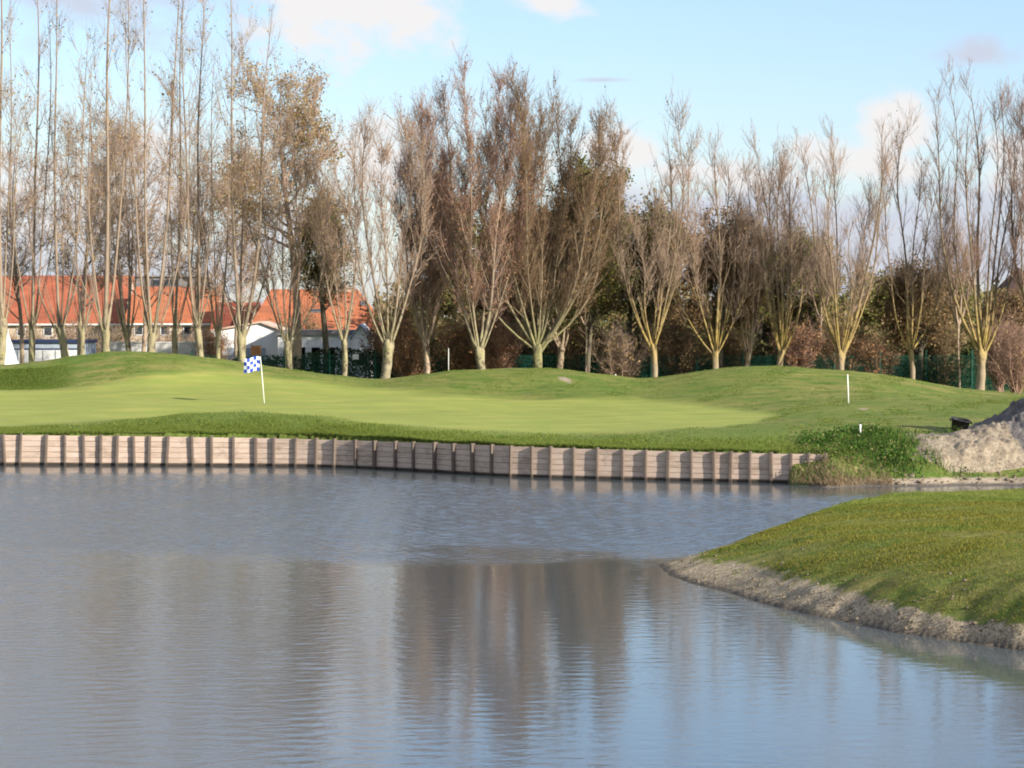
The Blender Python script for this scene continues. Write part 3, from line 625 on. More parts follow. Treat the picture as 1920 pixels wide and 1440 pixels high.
willows = [
 ('pollard with slim shoots fanning from a stout bole right of the flag', 540, 131, 640, 150, 210, [(-1,.72,.8),(-.5,.9,.8),(-.1,.8,.6),(.1,1,.8),(.5,.95,.8),(.9,.6,.5)], .23, -4, Pp, M_tw_grey, M_lf_gold, 2600, 1.2),
 ('slender pollard with a thin bent bole in front of the white garage', 645, 132, 636, 240, 150, [(-.7,.9,.8),(-.3,.7,.6),(.1,.8,.6),(.5,1,.8)], .16, -8, Pp, M_tw_grey, M_lf_gold, 700, .9),
 ('gnarled thick leaning bole carrying long spreading limbs at the dip between mounds', 728, 127, 636, 205, 200, [(-1.1,.85,.9),(-.5,1,1.1),(0,.8,.8),(.5,.95,1.2),(1.0,.85,1.0)], .27, 14, Pp, M_tw_grey, M_lf_rust, 900, 1.5),
 ('pinkish pollard with a knuckled head left of the middle mound', 797, 134, 640, 185, 110, 8, .17, 0, Pk, M_tw_red, M_lf_rust, 2500, 2.0),
 ('tall pollard with two lyre shaped limbs on the left of the middle mound', 899, 130, 650, 140, 220, [(-1,.7,.6),(-.8,.95,1.3),(-.3,1,.9),(.1,.97,.9),(.35,.9,1.2),(.9,.7,.6)], .25, 0, Pp, M_tw_red, M_lf_rust, 5000, 2.6),
 ('broad crowned pollard with very dense red brown twigs over the middle mound top', 1008, 131, 645, 158, 350, 15, .26, 0, M_bark_olive, M_tw_brown, M_lf_brown, 7000, 2.0),
 ('short pink barked pollard right of the middle mound top', 1053, 137, 645, 400, 80, 6, .19, 0, Pk, M_tw_brown, M_lf_gold, 1200, 1.2),
 ('yellow barked pollard with twin limbs in the dip left of the right mound', 1224, 131, 645, 215, 200, [(-1,1,1),(-.8,.9,.7),(-.35,.55,.7),(.1,.62,.6),(.35,.93,1),(.6,1,.8),(.95,.9,.8)], .18, -4, Gd, M_tw_grey, M_lf_brown, 500, 1.3),
 ('golden limbed pollard left of the right mound top', 1341, 133, 658, 250, 190, [(-1,.7,.7),(-.5,.74,.7),(-.1,.6,.6),(.1,1,1.1),(.3,.9,.8),(.75,.85,.9),(1,.6,.6)], .18, -6, Gd, M_tw_grey, None, 0, 1.2),
 ('small pale pink forked pollard behind the right mound top', 1404, 137, 660, 330, 70, [(-.9,.8,.9),(-.4,.7,.6),(.6,1,1.2),(.3,.8,.7)], .15, 0, Pk, M_tw_grey, None, 0, .9),
 ('golden limbed pollard with a narrow crown on the right mound skyline', 1466, 133, 655, 262, 120, 9, .17, 4, Gd, M_tw_grey, M_lf_brown, 300, 1.3),
 ('golden limbed pollard with a wide fan of stems behind the plain white pole', 1577, 130, 656, 252, 200, [(-.95,.98,1),(-.7,.8,.7),(-.35,.9,1),(-.1,1,.9),(.1,.6,.7),(.3,.5,.6),(.55,.7,.8),(.8,1,1.2),(1,.93,.8),(-.5,.5,.6)], .21, 6, Gd, M_tw_grey, None, 0, 1.1),
 ('slim pollard with a pale bole and golden forks on the falling right slope', 1707, 131, 655, 245, 150, [(-.9,.75,.7),(-.3,1,1.1),(.05,.9,.8),(.4,.8,.7),(.95,.6,.6)], .15, -3, Gd, M_tw_grey, M_lf_brown, 300, 1.2),
 ('largest golden limbed pollard at the foot of the right slope', 1841, 129, 654, 158, 200, [(-1,.95,1.25),(-.62,1,.8),(-.3,.9,1.1),(.02,1,1.5),(.25,.92,.9),(.55,.97,1.0),(.8,.85,.8),(1.0,.9,.8)], .24, 3, Gd, M_tw_red, None, 0, 1.25),
 ('reddish bare tree reaching into view from the right edge', 1965, 128, 640, 120, 190, 12, .24, 0, Gd, M_tw_red, None, 0, 1.4),
]
for lab, px, D, fk, tp, wd, lim, br, lean, bk, tw_, lf, nl, dn in willows:
    kw = dict(limbs=lim) if isinstance(lim, list) else dict(n_limbs=lim)
    vase_tree(lab, px, D, fk, tp, wd, bole_r=br, lean=lean, bark=bk, twig=tw_, leafm=lf, nleaf=nl, dens=dn*(.92 if px < 1150 else .60), sprouts=5, group=GW, limb_r=.062, bare=.12 if px < 1150 else .2, curve=2.6, **kw)

# ---- second rank of trees
HZ_ = dict(leafm=M_lf_gold, size=.11, bark=M_bark_pink, twig=M_tw_grey, name='bare_tree', trunk_r=.13, trunk_frac=.3)
leafy_tree('hazy round crowned tree with golden leaf remnants behind the leftmost poplars', 40, 156, 250, 300, nleaf=900, **HZ_)
leafy_tree('golden brown twiggy tree between the poplars above the left mound', 150, 150, 170, 230, nleaf=2600, **HZ_)
leafy_tree('faint open crowned tree behind the mound top poplars', 265, 155, 200, 260, nleaf=1100, **HZ_)
leafy_tree('thin hazy tree in the gap between the two orange roofs', 375, 156, 230, 230, nleaf=900, **HZ_)
leafy_tree('tawny twiggy tree just left of the poplar behind the flag', 445, 152, 260, 180, nleaf=1500, **HZ_)
leafy_tree('big brown leaved tree towering over the right orange roof', 555, 141, 95, 300, leafm=M_lf_gold, nleaf=7000, size=.14, trunk_frac=.42, bark=M_bark_pink, twig=M_tw_red, name='brown_leaved_tree', trunk_r=.25)
leafy_tree('olive leaved round tree above the right end of the orange roof', 612, 142, 345, 130, leafm=M_lf_lime, nleaf=5000, size=.14, trunk_frac=.45)
leafy_tree('narrow olive and brown tree behind the gnarled bole', 815, 146, 325, 150, leafm=M_lf_olive, nleaf=12000, size=.16)
leafy_tree('dark olive tree between the two middle pollards', 930, 150, 400, 180, leafm=M_lf_brown, nleaf=11000, size=.16)
leafy_tree('tall olive tree with brown tips right of the broad red brown crown', 1100, 134.5, 275, 190, leafm=M_lf_olive, nleaf=10000, trunk_r=.12, size=.16)
leafy_tree('dark olive tree filling the space under the broad crown', 1010, 152, 400, 190, leafm=M_lf_mix, nleaf=11000, size=.17)
leafy_tree('dense dark tree with sky gaps beside the twin limbed yellow pollard', 1180, 142, 385, 190, leafm=M_lf_mix, nleaf=11000, size=.17)
leafy_tree('olive brown tree just behind the twin limbed yellow pollard', 1262, 146, 400, 160, leafm=M_lf_brown, nleaf=8000, size=.16)
leafy_tree('dark brown leaved tree right behind the golden pollard left of the mound top', 1350, 138, 390, 170, leafm=M_lf_brown, nleaf=8500, size=.15)
leafy_tree('low olive tree between the two golden pollards on the mound skyline', 1425, 146, 470, 130, leafm=M_lf_olive, nleaf=5500, size=.16)
leafy_tree('olive tree with thin crown left of the wide golden fan', 1515, 146, 440, 150, leafm=M_lf_lime, nleaf=6000, size=.15)
leafy_tree('dark green rounded tree right of the wide golden fan', 1640, 150, 540, 140, leafm=M_lf_lime, nleaf=6500, size=.17)
leafy_tree('brown and green tree behind the slim right slope pollard', 1722, 140, 505, 150, leafm=M_lf_brown, nleaf=6500, size=.15)
leafy_tree('green topped tree between the slim and the largest golden pollards', 1775, 150, 520, 130, leafm=M_lf_lime, nleaf=4500, size=.16)
leafy_tree('brown tree in front of the dark roof at the right edge', 1895, 150, 560, 110, leafm=M_lf_brown, nleaf=4000, size=.14)
vase_tree('slender white barked sapling standing right of the short pink pollard', 1097, 134, 600, 470, 40, 3, .045, 0, M_bark_pink, M_tw_grey, None, 0, .8, name='sapling', limb_r=.03)
vase_tree('pale straight sapling between golden pollards left of the plain pole', 1540, 140, 590, 470, 40, 3, .06, 0, M_bark_pink, M_tw_grey, None, 0, .8, name='sapling', limb_r=.04)
vase_tree('pair of pale thin stems left of the largest golden pollard', 1798, 137, 600, 440, 50, 4, .06, 0, M_bark_pink, M_tw_grey, None, 0, .8, name='sapling', limb_r=.05)

# ---- shrubs and undergrowth
sh = [('maroon brown shrub beside the gnarled leaning bole', 765, 138, 560, 120, M_lf_rust, 2600, M_tw_brown),
 ('orange leaved shrub left of the lyre shaped pollard', 868, 139, 600, 70, M_lf_rust, 2600, M_tw_brown),
 ('orange brown shrub right of the lyre shaped pollard', 940, 139, 592, 90, M_lf_rust, 3000, M_tw_red),
 ('tawny tall shrub behind the short pink pollard', 1075, 141, 500, 100, M_lf_gold, 3000, M_tw_brown),
 ('pale twiggy shrub in the dip right of the middle mound', 1165, 137, 612, 110, M_lf_gold, 900, M_tw_grey),
 ('dull brown shrub behind the twin limbed yellow pollard', 1275, 140, 600, 110, M_lf_brown, 2200, M_tw_brown),
 ('green brown shrub beneath the golden pollard left of the mound top', 1370, 141, 610, 90, M_lf_mix, 2500, M_tw_brown),
 ('rust red rounded shrub right of the narrow crowned pollard', 1497, 140, 615, 56, M_lf_rust, 2600, M_tw_red),
 ('brown bramble shrub behind the wide golden fan', 1570, 140, 600, 100, M_lf_brown, 2400, M_tw_brown),
 ('dark red leaved shrub between the fan and the slim pollard', 1640, 140, 635, 90, M_lf_rust, 1600, M_tw_brown),
 ('olive shrub left of the largest golden pollard', 1765, 141, 600, 90, M_lf_mix, 2600, M_tw_brown),
 ('pinkish twiggy thicket at the right edge', 1905, 134, 600, 110, M_lf_gold, 500, M_tw_red),
 ('pinkish twiggy thicket right beside the largest golden pollard', 1872, 137, 610, 60, M_lf_brown, 500, M_tw_red),
 ('dark maroon bush in front of the right end of the garages', 715, 142, 605, 60, M_lf_rust, 1500, M_tw_brown),
 ('green brown bush covering the middle of the right orange roof', 580, 171.5, 580, 95, M_lf_mix, 1800, M_tw_brown)]
sh += [('pale twiggy garden hedge below the leftmost orange roof', 60, 172, 612, 110, M_lf_gold, 1500, M_tw_grey),
 ('tan garden bush between the second and third poplar trunks', 135, 172, 610, 90, M_lf_brown, 1800, M_tw_grey),
 ('olive garden bush below the joint of the two left roofs', 220, 170, 612, 100, M_lf_mix, 1800, M_tw_grey),
 ('tan garden hedge behind the mound top', 315, 170, 612, 110, M_lf_gold, 1500, M_tw_grey),
 ('dark red bush beside the white garage gable', 405, 160, 622, 50, M_lf_rust, 1500, M_tw_brown)]
for lab, px, D, tp, wd, lf, nl, tw_ in sh: shrub(lab, px, D, tp, wd, lf, nl, twig=tw_)
def thicket(name, label, u0, u1, D0_, D1_, h0, h1, nleaf, size, leafm, nst, seed):
    r = np.random.default_rng(seed); D = r.uniform(D0_, D1_, nleaf); x = X(r.uniform(u0, u1, nleaf), D)
    hm = h0+(h1-h0)*(.5+.5*vn(x, D, .55, seed)); z = 1.0+hm*r.random(nleaf)**.8
    V, q = leaves(np.stack([x, D, z], 1), size)
    D = r.uniform(D0_, D1_, nst); x = X(r.uniform(u0, u1, nst), D); hh = (h0+(h1-h0)*(.5+.5*vn(x, D, .55, seed)))*r.uniform(.7, 1.25, nst)
    A = np.stack([x, D, 0*x+1.0], 1); B = A+np.stack([r.normal(0, .25, nst), r.normal(0, .2, nst), hh], 1)
    V2, f2 = spikes(A, B, np.full(nst, .02))
    me = meshobj(name, np.concatenate([V, V2]), [q, f2+len(V)], leafm)
    tag(me, label, name.replace('_', ' '), kind='stuff'); return me
thicket('undergrowth', 'dark brown green undergrowth behind the fence', 705, 2100, 143, 150, 1.6, 4.4, 42000, .26, M_lf_mix, 2600, 21)
thicket('distant_woods', 'far dull green brown wood closing the view on the right', 700, 2300, 170, 200, 3.5, 7.5, 30000, .5, M_lf_mix, 1500, 22)
thicket('hedge', 'low dark green hedge behind the mesh fence', 380, 1900, 140.6, 141.8, 1.2, 2.6, 30000, .17, M_lf_dark, 300, 23)

# ---------------------------------------------------------------- green mesh fence
M_fence = simple('green_fence_paint', (.016, .11, .075), (.010, .07, .05), 4, .5)
fn = empty('mesh_fence', (X(1100, 139.5), 139.5, 1.1), label='dark green wire mesh fence behind the tree row', cat='fence')
fx0, fx1 = X(360, 139.5)-fn.location.x, X(1900, 139.5)-fn.location.x
nw = int((fx1-fx0)/.07); xw = np.linspace(fx0, fx1, nw); A = np.stack([xw, 0*xw, 0*xw-.1], 1); B = A+[0, 0, 2.1]
V, f = tubes(np.stack([A, B], 1), np.full((nw, 2), .009), 4)
hz = np.arange(.1, 2.05, .2); A = np.stack([0*hz+fx0, 0*hz+.02, hz], 1); B = A+[fx1-fx0, 0, 0]; V2, f2 = tubes(np.stack([A, B], 1), np.full((len(hz), 2), .010), 4)
meshobj('mesh_panel', np.concatenate([V, V2]), [f, f2+len(V)], M_fence, fn)
for xp in np.arange(fx0, fx1+.1, 2.5):
    MB().box(xp-.035, xp+.035, -.06, -.01, -.2, 2.25).build('post', M_fence, fn)
MB().box(X(667, 139.4)-fn.location.x-.16, X(667, 139.4)-fn.location.x+.16, -.10, -.075, 1.75, 2.05).build('sign_plate', simple('white_plate', (.75, .76, .72), rough=.4), fn)

# ---------------------------------------------------------------- houses
def m_roof(c1, c2):
    def f(q):
        wv = q.n('ShaderNodeTexWave', wave_type='BANDS', bands_direction='X'); q.l(q.obj, wv.inputs[0]); wv.inputs['Scale'].default_value = 5.0; wv.inputs['Distortion'].default_value = .3
        g = q.noise(q.obj, 1.3, 5, .65); g2 = q.noise(q.obj, 9, 3, .6)
        g4 = q.noise(q.obj, .6, 6, .75); c = q.mix(q.mapr(g, .35, .65), c1, c2); c = q.mix(q.mapr(g4, .5, .66, 0, .6), c, tuple(v*.5+.02 for v in c2)); c = q.mix(q.mapr(wv.outputs[1], .2, .9, 0, .25), c, tuple(v*.55 for v in c1)); c = q.mix(q.mapr(g2, .5, .7, 0, .35), c, tuple(v*.6 for v in c2))
        q.l(c, q.b.inputs['Base Color']); bump(q, wv.outputs[1], .6, .04)
    return f
M_roof = mat('orange_pantiles', m_roof((.47, .145, .075), (.36, .11, .06)))
M_roof_b = mat('bright_orange_pantiles', m_roof((.56, .19, .085), (.44, .14, .065)))
M_roof_red = mat('dark_red_pantiles', m_roof((.30, .075, .04), (.24, .06, .035)))
M_roof_dk = mat('brown_maroon_tiles', m_roof((.09, .05, .045), (.07, .045, .04)))
M_cream = simple('cream_brick_wall', (.52, .42, .33), (.38, .28, .21), 5)
M_white = simple('white_render', (.78, .78, .76), (.70, .70, .69), 1.5)
M_greyflat = simple('grey_roofing', (.20, .19, .19), (.15, .145, .15), 2)
M_glass = simple('window_glass', (.04, .05, .06), (.03, .035, .045), 2, .15)
M_frame = simple('white_frames', (.75, .74, .72), rough=.5)
M_navy = simple('navy_edge', (.03, .045, .10), rough=.5)
M_bluegrey = simple('pale_blue_grey_panels', (.36, .41, .47), (.28, .32, .38), 2, .6)
M_tan = simple('tan_roofing', (.55, .42, .33), (.45, .33, .25), 3)
def house(name, label, u0, u1, D, ridge, eave, depth, roofm, wallm, cat='house', hip=0, windows=(), roofwin=(), chim=()):
    xc = X((u0+u1)/2, D); root = empty(name, (xc, D, 1.1), label=label, cat=cat)
    hx = (u1-u0)*D/F/2; zr = Z(ridge, D+depth/2)-1.1; ze = Z(eave, D)-1.1
    m_ = MB(); m_.prismx([(0, -.3), (0, ze), (depth/2, zr-.12), (depth, ze), (depth, -.3)] if not hip else [(0, -.3), (0, ze), (depth, ze), (depth, -.3)], -hx, hx); m_.build('wall', wallm, root)
    rf = MB(); th = .14; ov = .25; sl = (zr-ze)/(depth/2)
    for sgn in (0, 1):
        ya, yb = (-ov, depth/2) if sgn == 0 else (depth+ov, depth/2)
        za = ze-ov*sl+.03
        h0_, h1_ = -hx-.15, hx+.15; r0, r1 = h0_+hip*.55, h1_-hip
        V = [(h0_, ya, za), (h1_, ya, za), (r1, yb, zr), (r0 if hip else h0_, yb, zr)]; V += [(a, b, c+th) for a, b, c in V]
        rf.add(V, [(3, 2, 1, 0), (4, 5, 6, 7), (0, 1, 5, 4), (1, 2, 6, 5), (2, 3, 7, 6), (3, 0, 4, 7)] if sgn == 0 else [(0, 1, 2, 3), (7, 6, 5, 4), (4, 5, 1, 0), (5, 6, 2, 1), (6, 7, 3, 2), (7, 4, 0, 3)])
    if hip:
        za = ze-ov*sl+.03
        for e, r_x in ((-hx-.15, -hx-.15+hip*.55), (hx+.15, hx+.15-hip)):
            rf.add([(e, -ov, za), (e, depth+ov, za), (r_x, depth/2, zr), (e, -ov, za+th-.004), (e, depth+ov, za+th-.004), (r_x, depth/2, zr+th-.004)], [(3, 4, 5), (2, 1, 0), (0, 1, 4, 3)])
    roof = rf.build('roof', roofm, root)
    MB().box(-hx-.1, hx+.1, -ov-.12, -ov-.01, ze-ov*sl-.08, ze-ov*sl+.04).build('gutter', M_frame, root)
    for (wu, wy, ww, wh) in windows:
        cx = X(wu, D)-xc; cz = Z(wy, D)-1.1; a = ww*D/F/2; b = wh*D/F/2
        fr = MB(); fr.box(cx-a-.06, cx-a, -.05, -.003, cz-b, cz+b).box(cx+a, cx+a+.06, -.05, -.003, cz-b, cz+b).box(cx-a-.06, cx+a+.06, -.05, -.003, cz+b+.002, cz+b+.07).box(cx-a-.06, cx+a+.06, -.05, -.003, cz-b-.07, cz-b-.002)
        wn = fr.build('window', M_frame, root); MB().box(cx-a+.002, cx+a-.002, -.025, -.004, cz-b+.002, cz+b-.002).build('pane', M_glass, wn)
    for (wu, wy, ww, wh) in roofwin:
        cx = X(wu, D)-xc; zz = Z(wy, D+1.5)-1.1; yy = (zz-ze)/sl; a = ww*D/F/2; b = wh*D/F/2
        def tf(p, cx=cx, yy=yy, zz=zz): cl = math.cos(math.atan(sl)); sn_ = math.sin(math.atan(sl)); return (cx+p[0], yy+p[1]*cl-p[2]*sn_, zz+.10+p[1]*sn_+p[2]*cl)
        wn = MB().box(-a, a, -b, b, .05, .14, tf).build('roof_window', M_greyflat, root)
        MB().box(-a+.08, a-.08, -b+.08, b-.08, .145, .16, tf).build('pane', M_glass, wn)
    for (cu, cy) in chim:
        cx = X(cu, D)-xc; zt_ = Z(cy, D+depth/2)-1.1
        MB().box(cx-.4, cx+.4, depth/2-.35, depth/2+.35, zr-.4, zt_).box(cx-.46, cx+.46, depth/2-.41, depth/2+.41, zt_+.003, zt_+.12).build('chimney', M_cream, root)
    return root
house('terraced_house', 'long low house with plain orange pantile roof at the left edge', -160, 226, 188, 520, 604, 11, M_roof, M_cream, windows=[(40, 622, 14, 14), (90, 622, 14, 14), (150, 622, 16, 14), (205, 622, 12, 14)])
house('terraced_house', 'paler orange roofed house below the grey flat topped block', 236, 398, 184, 541, 604, 10, M_roof_b, M_cream, windows=[(260, 620, 14, 14), (310, 620, 16, 14), (352, 620, 14, 14)])
fb = empty('flat_roofed_block', (X(281, 204), 204, 1.1), label='grey flat topped block rising behind the paler orange roof', cat='building')
hx = 91*204/F; MB().box(-hx, hx, 0, 8, -.2, Z(519, 204)-1.1).build('wall', M_greyflat, fb)
MB().box(-hx-.2, hx+.2, -.2, 8.2, Z(519, 204)-1.095, Z(516, 204)-1.1).build('roof', simple('roof_edge', (.30, .29, .29)), fb)
for du in (-50, 30):
    f_ = MB().box(du*204/F-1.1, du*204/F+1.1, -.06, -.003, Z(536, 204)-1.1, Z(524, 204)-1.1).build('window', M_greyflat, fb)
    MB().box(du*204/F-1.0, du*204/F+1.0, -.075, -.063, Z(535, 204)-1.1, Z(525, 204)-1.1).build('pane', M_glass, f_)
house('small_house', 'small house with dark red roof in the gap between the orange roofs', 398, 474, 180, 570, 618, 8, M_roof_red, M_cream, windows=[(430, 632, 12, 10)])
house('bungalow', 'bungalow with bright orange roof and square roof window behind the garages', 468, 712, 176, 546, 620, 11, M_roof_b, M_white, hip=2.0, roofwin=[(678, 573, 13, 20), (590, 588, 26, 12)], chim=[(640, 541)], windows=[(560, 640, 16, 12)])
# white garages in front
g1 = empty('garage', (X(463, 165), 165, 1.1), label='white walled garage with shallow tan gable left of the flag', cat='garage')
hx = 62*165/F; ze = Z(622, 165)-1.1; zr = Z(606, 165)-1.1
MB().prism([(-hx, -.2), (hx, -.2), (hx, ze), (.9, zr), (-hx, ze)], 0, 6).build('wall', M_white, g1)
r_ = MB(); r_.add([(-hx-.2, -.2, ze+.02), (.9, -.2, zr+.02), (.9, 6.2, zr+.02), (-hx-.2, 6.2, ze+.02), (-hx-.2, -.2, ze+.14), (.9, -.2, zr+.14), (.9, 6.2, zr+.14), (-hx-.2, 6.2, ze+.14), (hx+.2, -.2, ze+.02), (hx+.2, 6.2, ze+.02), (hx+.2, -.2, ze+.14), (hx+.2, 6.2, ze+.14)],
        [(0, 1, 5, 4), (4, 5, 6, 7), (3, 2, 1, 0), (0, 4, 7, 3), (1, 8, 10, 5), (5, 10, 11, 6), (8, 9, 11, 10), (2, 9, 8, 1), (3, 7, 6, 2), (2, 6, 11, 9)]); r_.build('roof', M_tan, g1)
dd = MB().box(-1.2, 1.2, -.05, -.003, -.1, 2.1); dd.build('garage_door', M_bluegrey, g1)
g2 = empty('garage', (X(595, 163), 163, 1.1), label='long flat roofed white garage row behind the green fence', cat='garage')
hx = 74*163/F; ze = Z(628, 163)-1.1
MB().box(-hx, hx, 0, 6, -.2, ze).build('wall', M_white, g2)
MB().box(-hx-.2, hx+.2, -.25, 6.2, ze+.003, ze+.32).build('roof', M_greyflat, g2)
for k in range(4):
    cx = -hx+1.0+k*(2*hx-2)/3.2
    MB().box(cx-.75, cx+.75, -.05, -.003, -.1, 2.15).build('garage_door', M_frame, g2)
g3 = empty('shed', (X(676, 161), 161, 1.1), label='small white gabled shed at the right end of the garages', cat='shed')
hx = 16*161/F; ze = Z(632, 161)-1.1; zr = Z(611, 161)-1.1
MB().prism([(-hx, -.2), (hx, -.2), (hx, ze), (0, zr), (-hx, ze)], 0, 5).build('wall', M_white, g3)
r_ = MB()
for s in (-1, 1):
    V = [(s*(hx+.15), -.2, ze-.15), (0, -.2, zr+.02), (0, 5.2, zr+.02), (s*(hx+.15), 5.2, ze-.15)]; V += [(a, b, c+.12) for a, b, c in V]
    r_.add(V, [(0, 1, 5, 4), (4, 5, 6, 7), (3, 2, 1, 0), (0, 4, 7, 3), (2, 3, 7, 6)])
r_.build('roof', M_bluegrey, g3)
dw_ = MB().box(-.35, .35, -.05, -.003, 1.0, 1.9).build('window', M_frame, g3); MB().box(-.28, .28, -.065, -.053, 1.07, 1.83).build('pane', M_glass, dw_)
house('house', 'dark maroon roofed house at the far right edge', 1868, 2060, 185, 505, 590, 10, M_roof_dk, M_cream, hip=5.0, windows=[(1900, 620, 14, 14)])
# low blue grey shed with a navy roof edge, pale boundary wall, tent, car
s1 = empty('long_shed', (X(92, 158), 158, 1.1), label='long low blue grey shed with navy roof edge behind the leftmost trunks', cat='shed')
hx = 68*158/F; zt_ = Z(643, 158)-1.1
MB().box(-hx, hx, 0, 4, -.2, zt_).build('wall', M_bluegrey, s1); MB().box(-hx-.1, hx+.1, -.15, 4.1, zt_+.003, Z(637, 158)-1.1).build('roof', M_navy, s1)
for k in range(5):
    cx = -hx+.7+k*(2*hx-1.4)/4
    MB().box(cx-.35, cx+.35, -.06, -.003, .55, zt_-.45).build('window', M_frame, s1)
MB().box(-hx, hx, -.05, -.003, zt_-.40, zt_-.33).build('rail', M_navy, s1)
bw = empty('garden_wall', (X(300, 160), 160, 1.1), label='low pale garden wall behind the top of the left mound', cat='wall')
hx = 100*160/F; MB().box(-hx, hx, 0, .2, -.2, Z(643, 160)-1.1).build('wall', simple('pale_wall', (.62, .60, .56), (.5, .49, .47), 2), bw)
MB().box(-hx-.05, hx+.05, -.05, .25, Z(643, 160)-1.097, Z(641, 160)-1.1).build('coping', M_frame, bw)
tn = empty('white_tent', (X(15, 136), 136, 1.1), label='white pointed tent behind the leftmost trunk', cat='tent')
hw = 34*136/F; zp = Z(622, 136)-1.1
tn_m = MB(); base = [(-hw, -hw, 0), (hw, -hw, 0), (hw, hw, 0), (-hw, hw, 0)]
mid = [(a*.42, b*.42, zp*.55) for a, b, c in base]; tn_m.add([(a, b, -.2) for a, b, c in base]+mid+[(0, 0, zp)], [(0, 1, 5, 4), (1, 2, 6, 5), (2, 3, 7, 6), (3, 0, 4, 7), (4, 5, 8), (5, 6, 8), (6, 7, 8), (7, 4, 8)])
tn_m.build('canvas', simple('white_canvas', (.78, .79, .82), (.70, .72, .76), 1.2), tn); MB().tube([(0, 0, -.1), (0, 0, zp+.15)], .025, 8).build('pole', M_frame, tn)
def car(px, D, label, paint, rz=0):
    root = empty('parked_car', (X(px, D), D, 1.12), rz, label=label, cat='car', group='cars parked behind the left mound')
    prof = [(-2.1, .35), (-2.15, .75), (-1.9, .95), (-1.3, 1.0), (-.75, 1.42), (.75, 1.46), (1.45, 1.02), (2.05, .9), (2.15, .6), (2.1, .35)]
    b = MB(); b.prism(prof, -.85, .85); o = b.build('body', paint, root); bv = o.modifiers.new('bevel', 'BEVEL'); bv.width = .07; bv.segments = 2
    g = MB(); g.prism([(-1.12, 1.03), (-.70, 1.36), (-.03, 1.39), (-.03, 1.03)], -.865, -.845).prism([(.03, 1.03), (.03, 1.39), (.68, 1.39), (1.2, 1.03)], -.865, -.845); g.build('window', M_glass, root)
    for wx_ in (-1.3, 1.35):
        for wy_ in (-.80, .80):
            m_ = MB(); m_.tube([(wx_, wy_-.1, .32), (wx_, wy_+.1, .32)], .32, 16); wh = m_.build('wheel', simple('tyre', (.02, .02, .02)), root)
            m_ = MB(); m_.tube([(wx_, wy_-.11, .32), (wx_, wy_+.11, .32)], .19, 12); m_.build('rim', M_bluegrey, wh)
    for a_, b_ in ((-.7, -.45), (.45, .7)): MB().box(-2.17, -2.10, a_, b_, .65, .8).build('headlight', M_frame, root)
    return root
car(178, 153, 'dark navy parked car behind the left mound between poplar trunks', simple('navy_paint', (.02, .03, .07), rough=.3))
car(420, 152, 'white parked car beside the green fence left of the flag', simple('white_paint', (.7, .7, .7), rough=.3))

# ---------------------------------------------------------------- flag, poles, stakes, tub, sign
M_pole = simple('white_pole', (.80, .80, .74), (.72, .72, .66), 3, .4)
D = 107.0; fx = X(496, D); fz = float(gz(fx, D)[0])
fl = empty('golf_flag', (fx, D, fz), label='white flagstick leaning left with a blue and white checked flag', cat='golf flag')
tx, tz = X(488, D)-fx, Z(668, D)-fz
MB().tube([(0, 0, -.1), (tx*.5, 0, tz*.5), (tx, 0, tz)], [.022, .020, .018], 8).build('flagstick', M_pole, fl, True)
def m_check(q):
    a = q.n('ShaderNodeAttribute'); a.attribute_name = 'chk'
    q.l(q.mix(q.math('GREATER_THAN', a.outputs['Fac'], .5), (.78, .82, .92), (.035, .07, .42)), q.b.inputs['Base Color'])
M_chk = mat('checked_cloth', m_check)
nu, nv = 25, 20; V = []; chk = []; Fc = []
for side in (0, 1):
    for cu in range(nu):
        for cvv in range(nv):
            b = len(V)
            for du, dv in ((0, 0), (1, 0), (1, 1), (0, 1)):
                a_ = (cu+du)/nu; b_ = (cvv+dv)/nv
                V.append((tx-.03-.66*a_, .06*math.sin(a_*6+b_*2)*a_+.006*side, tz-.02-.60*b_-.10*a_**2+.03*math.sin(a_*7)+b_*.0))
                chk.append(float((int(cu/nu*5)+int(cvv/nv*4)) % 2))
            Fc.append((b, b+1, b+2, b+3) if side else (b+3, b+2, b+1, b))
meshobj('flag', V, Fc, M_chk, fl, False, dict(chk=chk))
MB().tube([(0, 0, .004), (0, 0, .012)], .06, 16).build('cup', simple('cup_dark', (.03, .03, .03)), fl)
def stick(name, label, cat, px, y0, y1, D, r, lean=0, group=None):
    x = X(px, D); z = float(gz(x, D)[0]); root = empty(name, (x, D, z), label=label, cat=cat, group=group)
    h = Z(y1, D)-z; MB().tube([(0, 0, -.1), (lean*.5, 0, h*.5), (lean, 0, h)], [r, r, r*.9], 8).build('shaft', M_pole, root, True)
    MB().tube([(lean, 0, h+.001), (lean, 0, h+.03)], [r*1.15, r*.6], 8).build('cap', M_pole, root)
    return root
stick('marker_pole', 'plain thin white pole without flag on the right mound slope', 'pole', 1591, 757, 703, 107, .026, -.04)
stick('marker_pole', 'thin grey white pole rising behind the left flank of the middle mound', 'pole', 841, 700, 654, 123.5, .017)
stick('marker_stake', 'short white stake standing in the weeds above the wall end', 'stake', 1613, 825, 797, 81.4, .032)
stick('marker_stake', 'tiny pale stake in the dip beside the twin limbed yellow pollard', 'stake', 1154, 715, 703, 124, .04)
ob = empty('notice_board', (X(480, 145), 145, 1.1), label='small orange panel on posts just above the checked flag', cat='sign')
zz0 = Z(666, 145)-1.1; zz1 = Z(648, 145)-1.1
MB().box(-.28, .28, -.03, .03, zz0, zz1).build('panel', simple('orange_panel', (.62, .30, .12), (.5, .22, .09), 4), ob)
for s in (-.24, .24): MB().box(s-.03, s+.03, .033, .08, -.1, zz1+.03).build('post', M_bark_dark, ob)
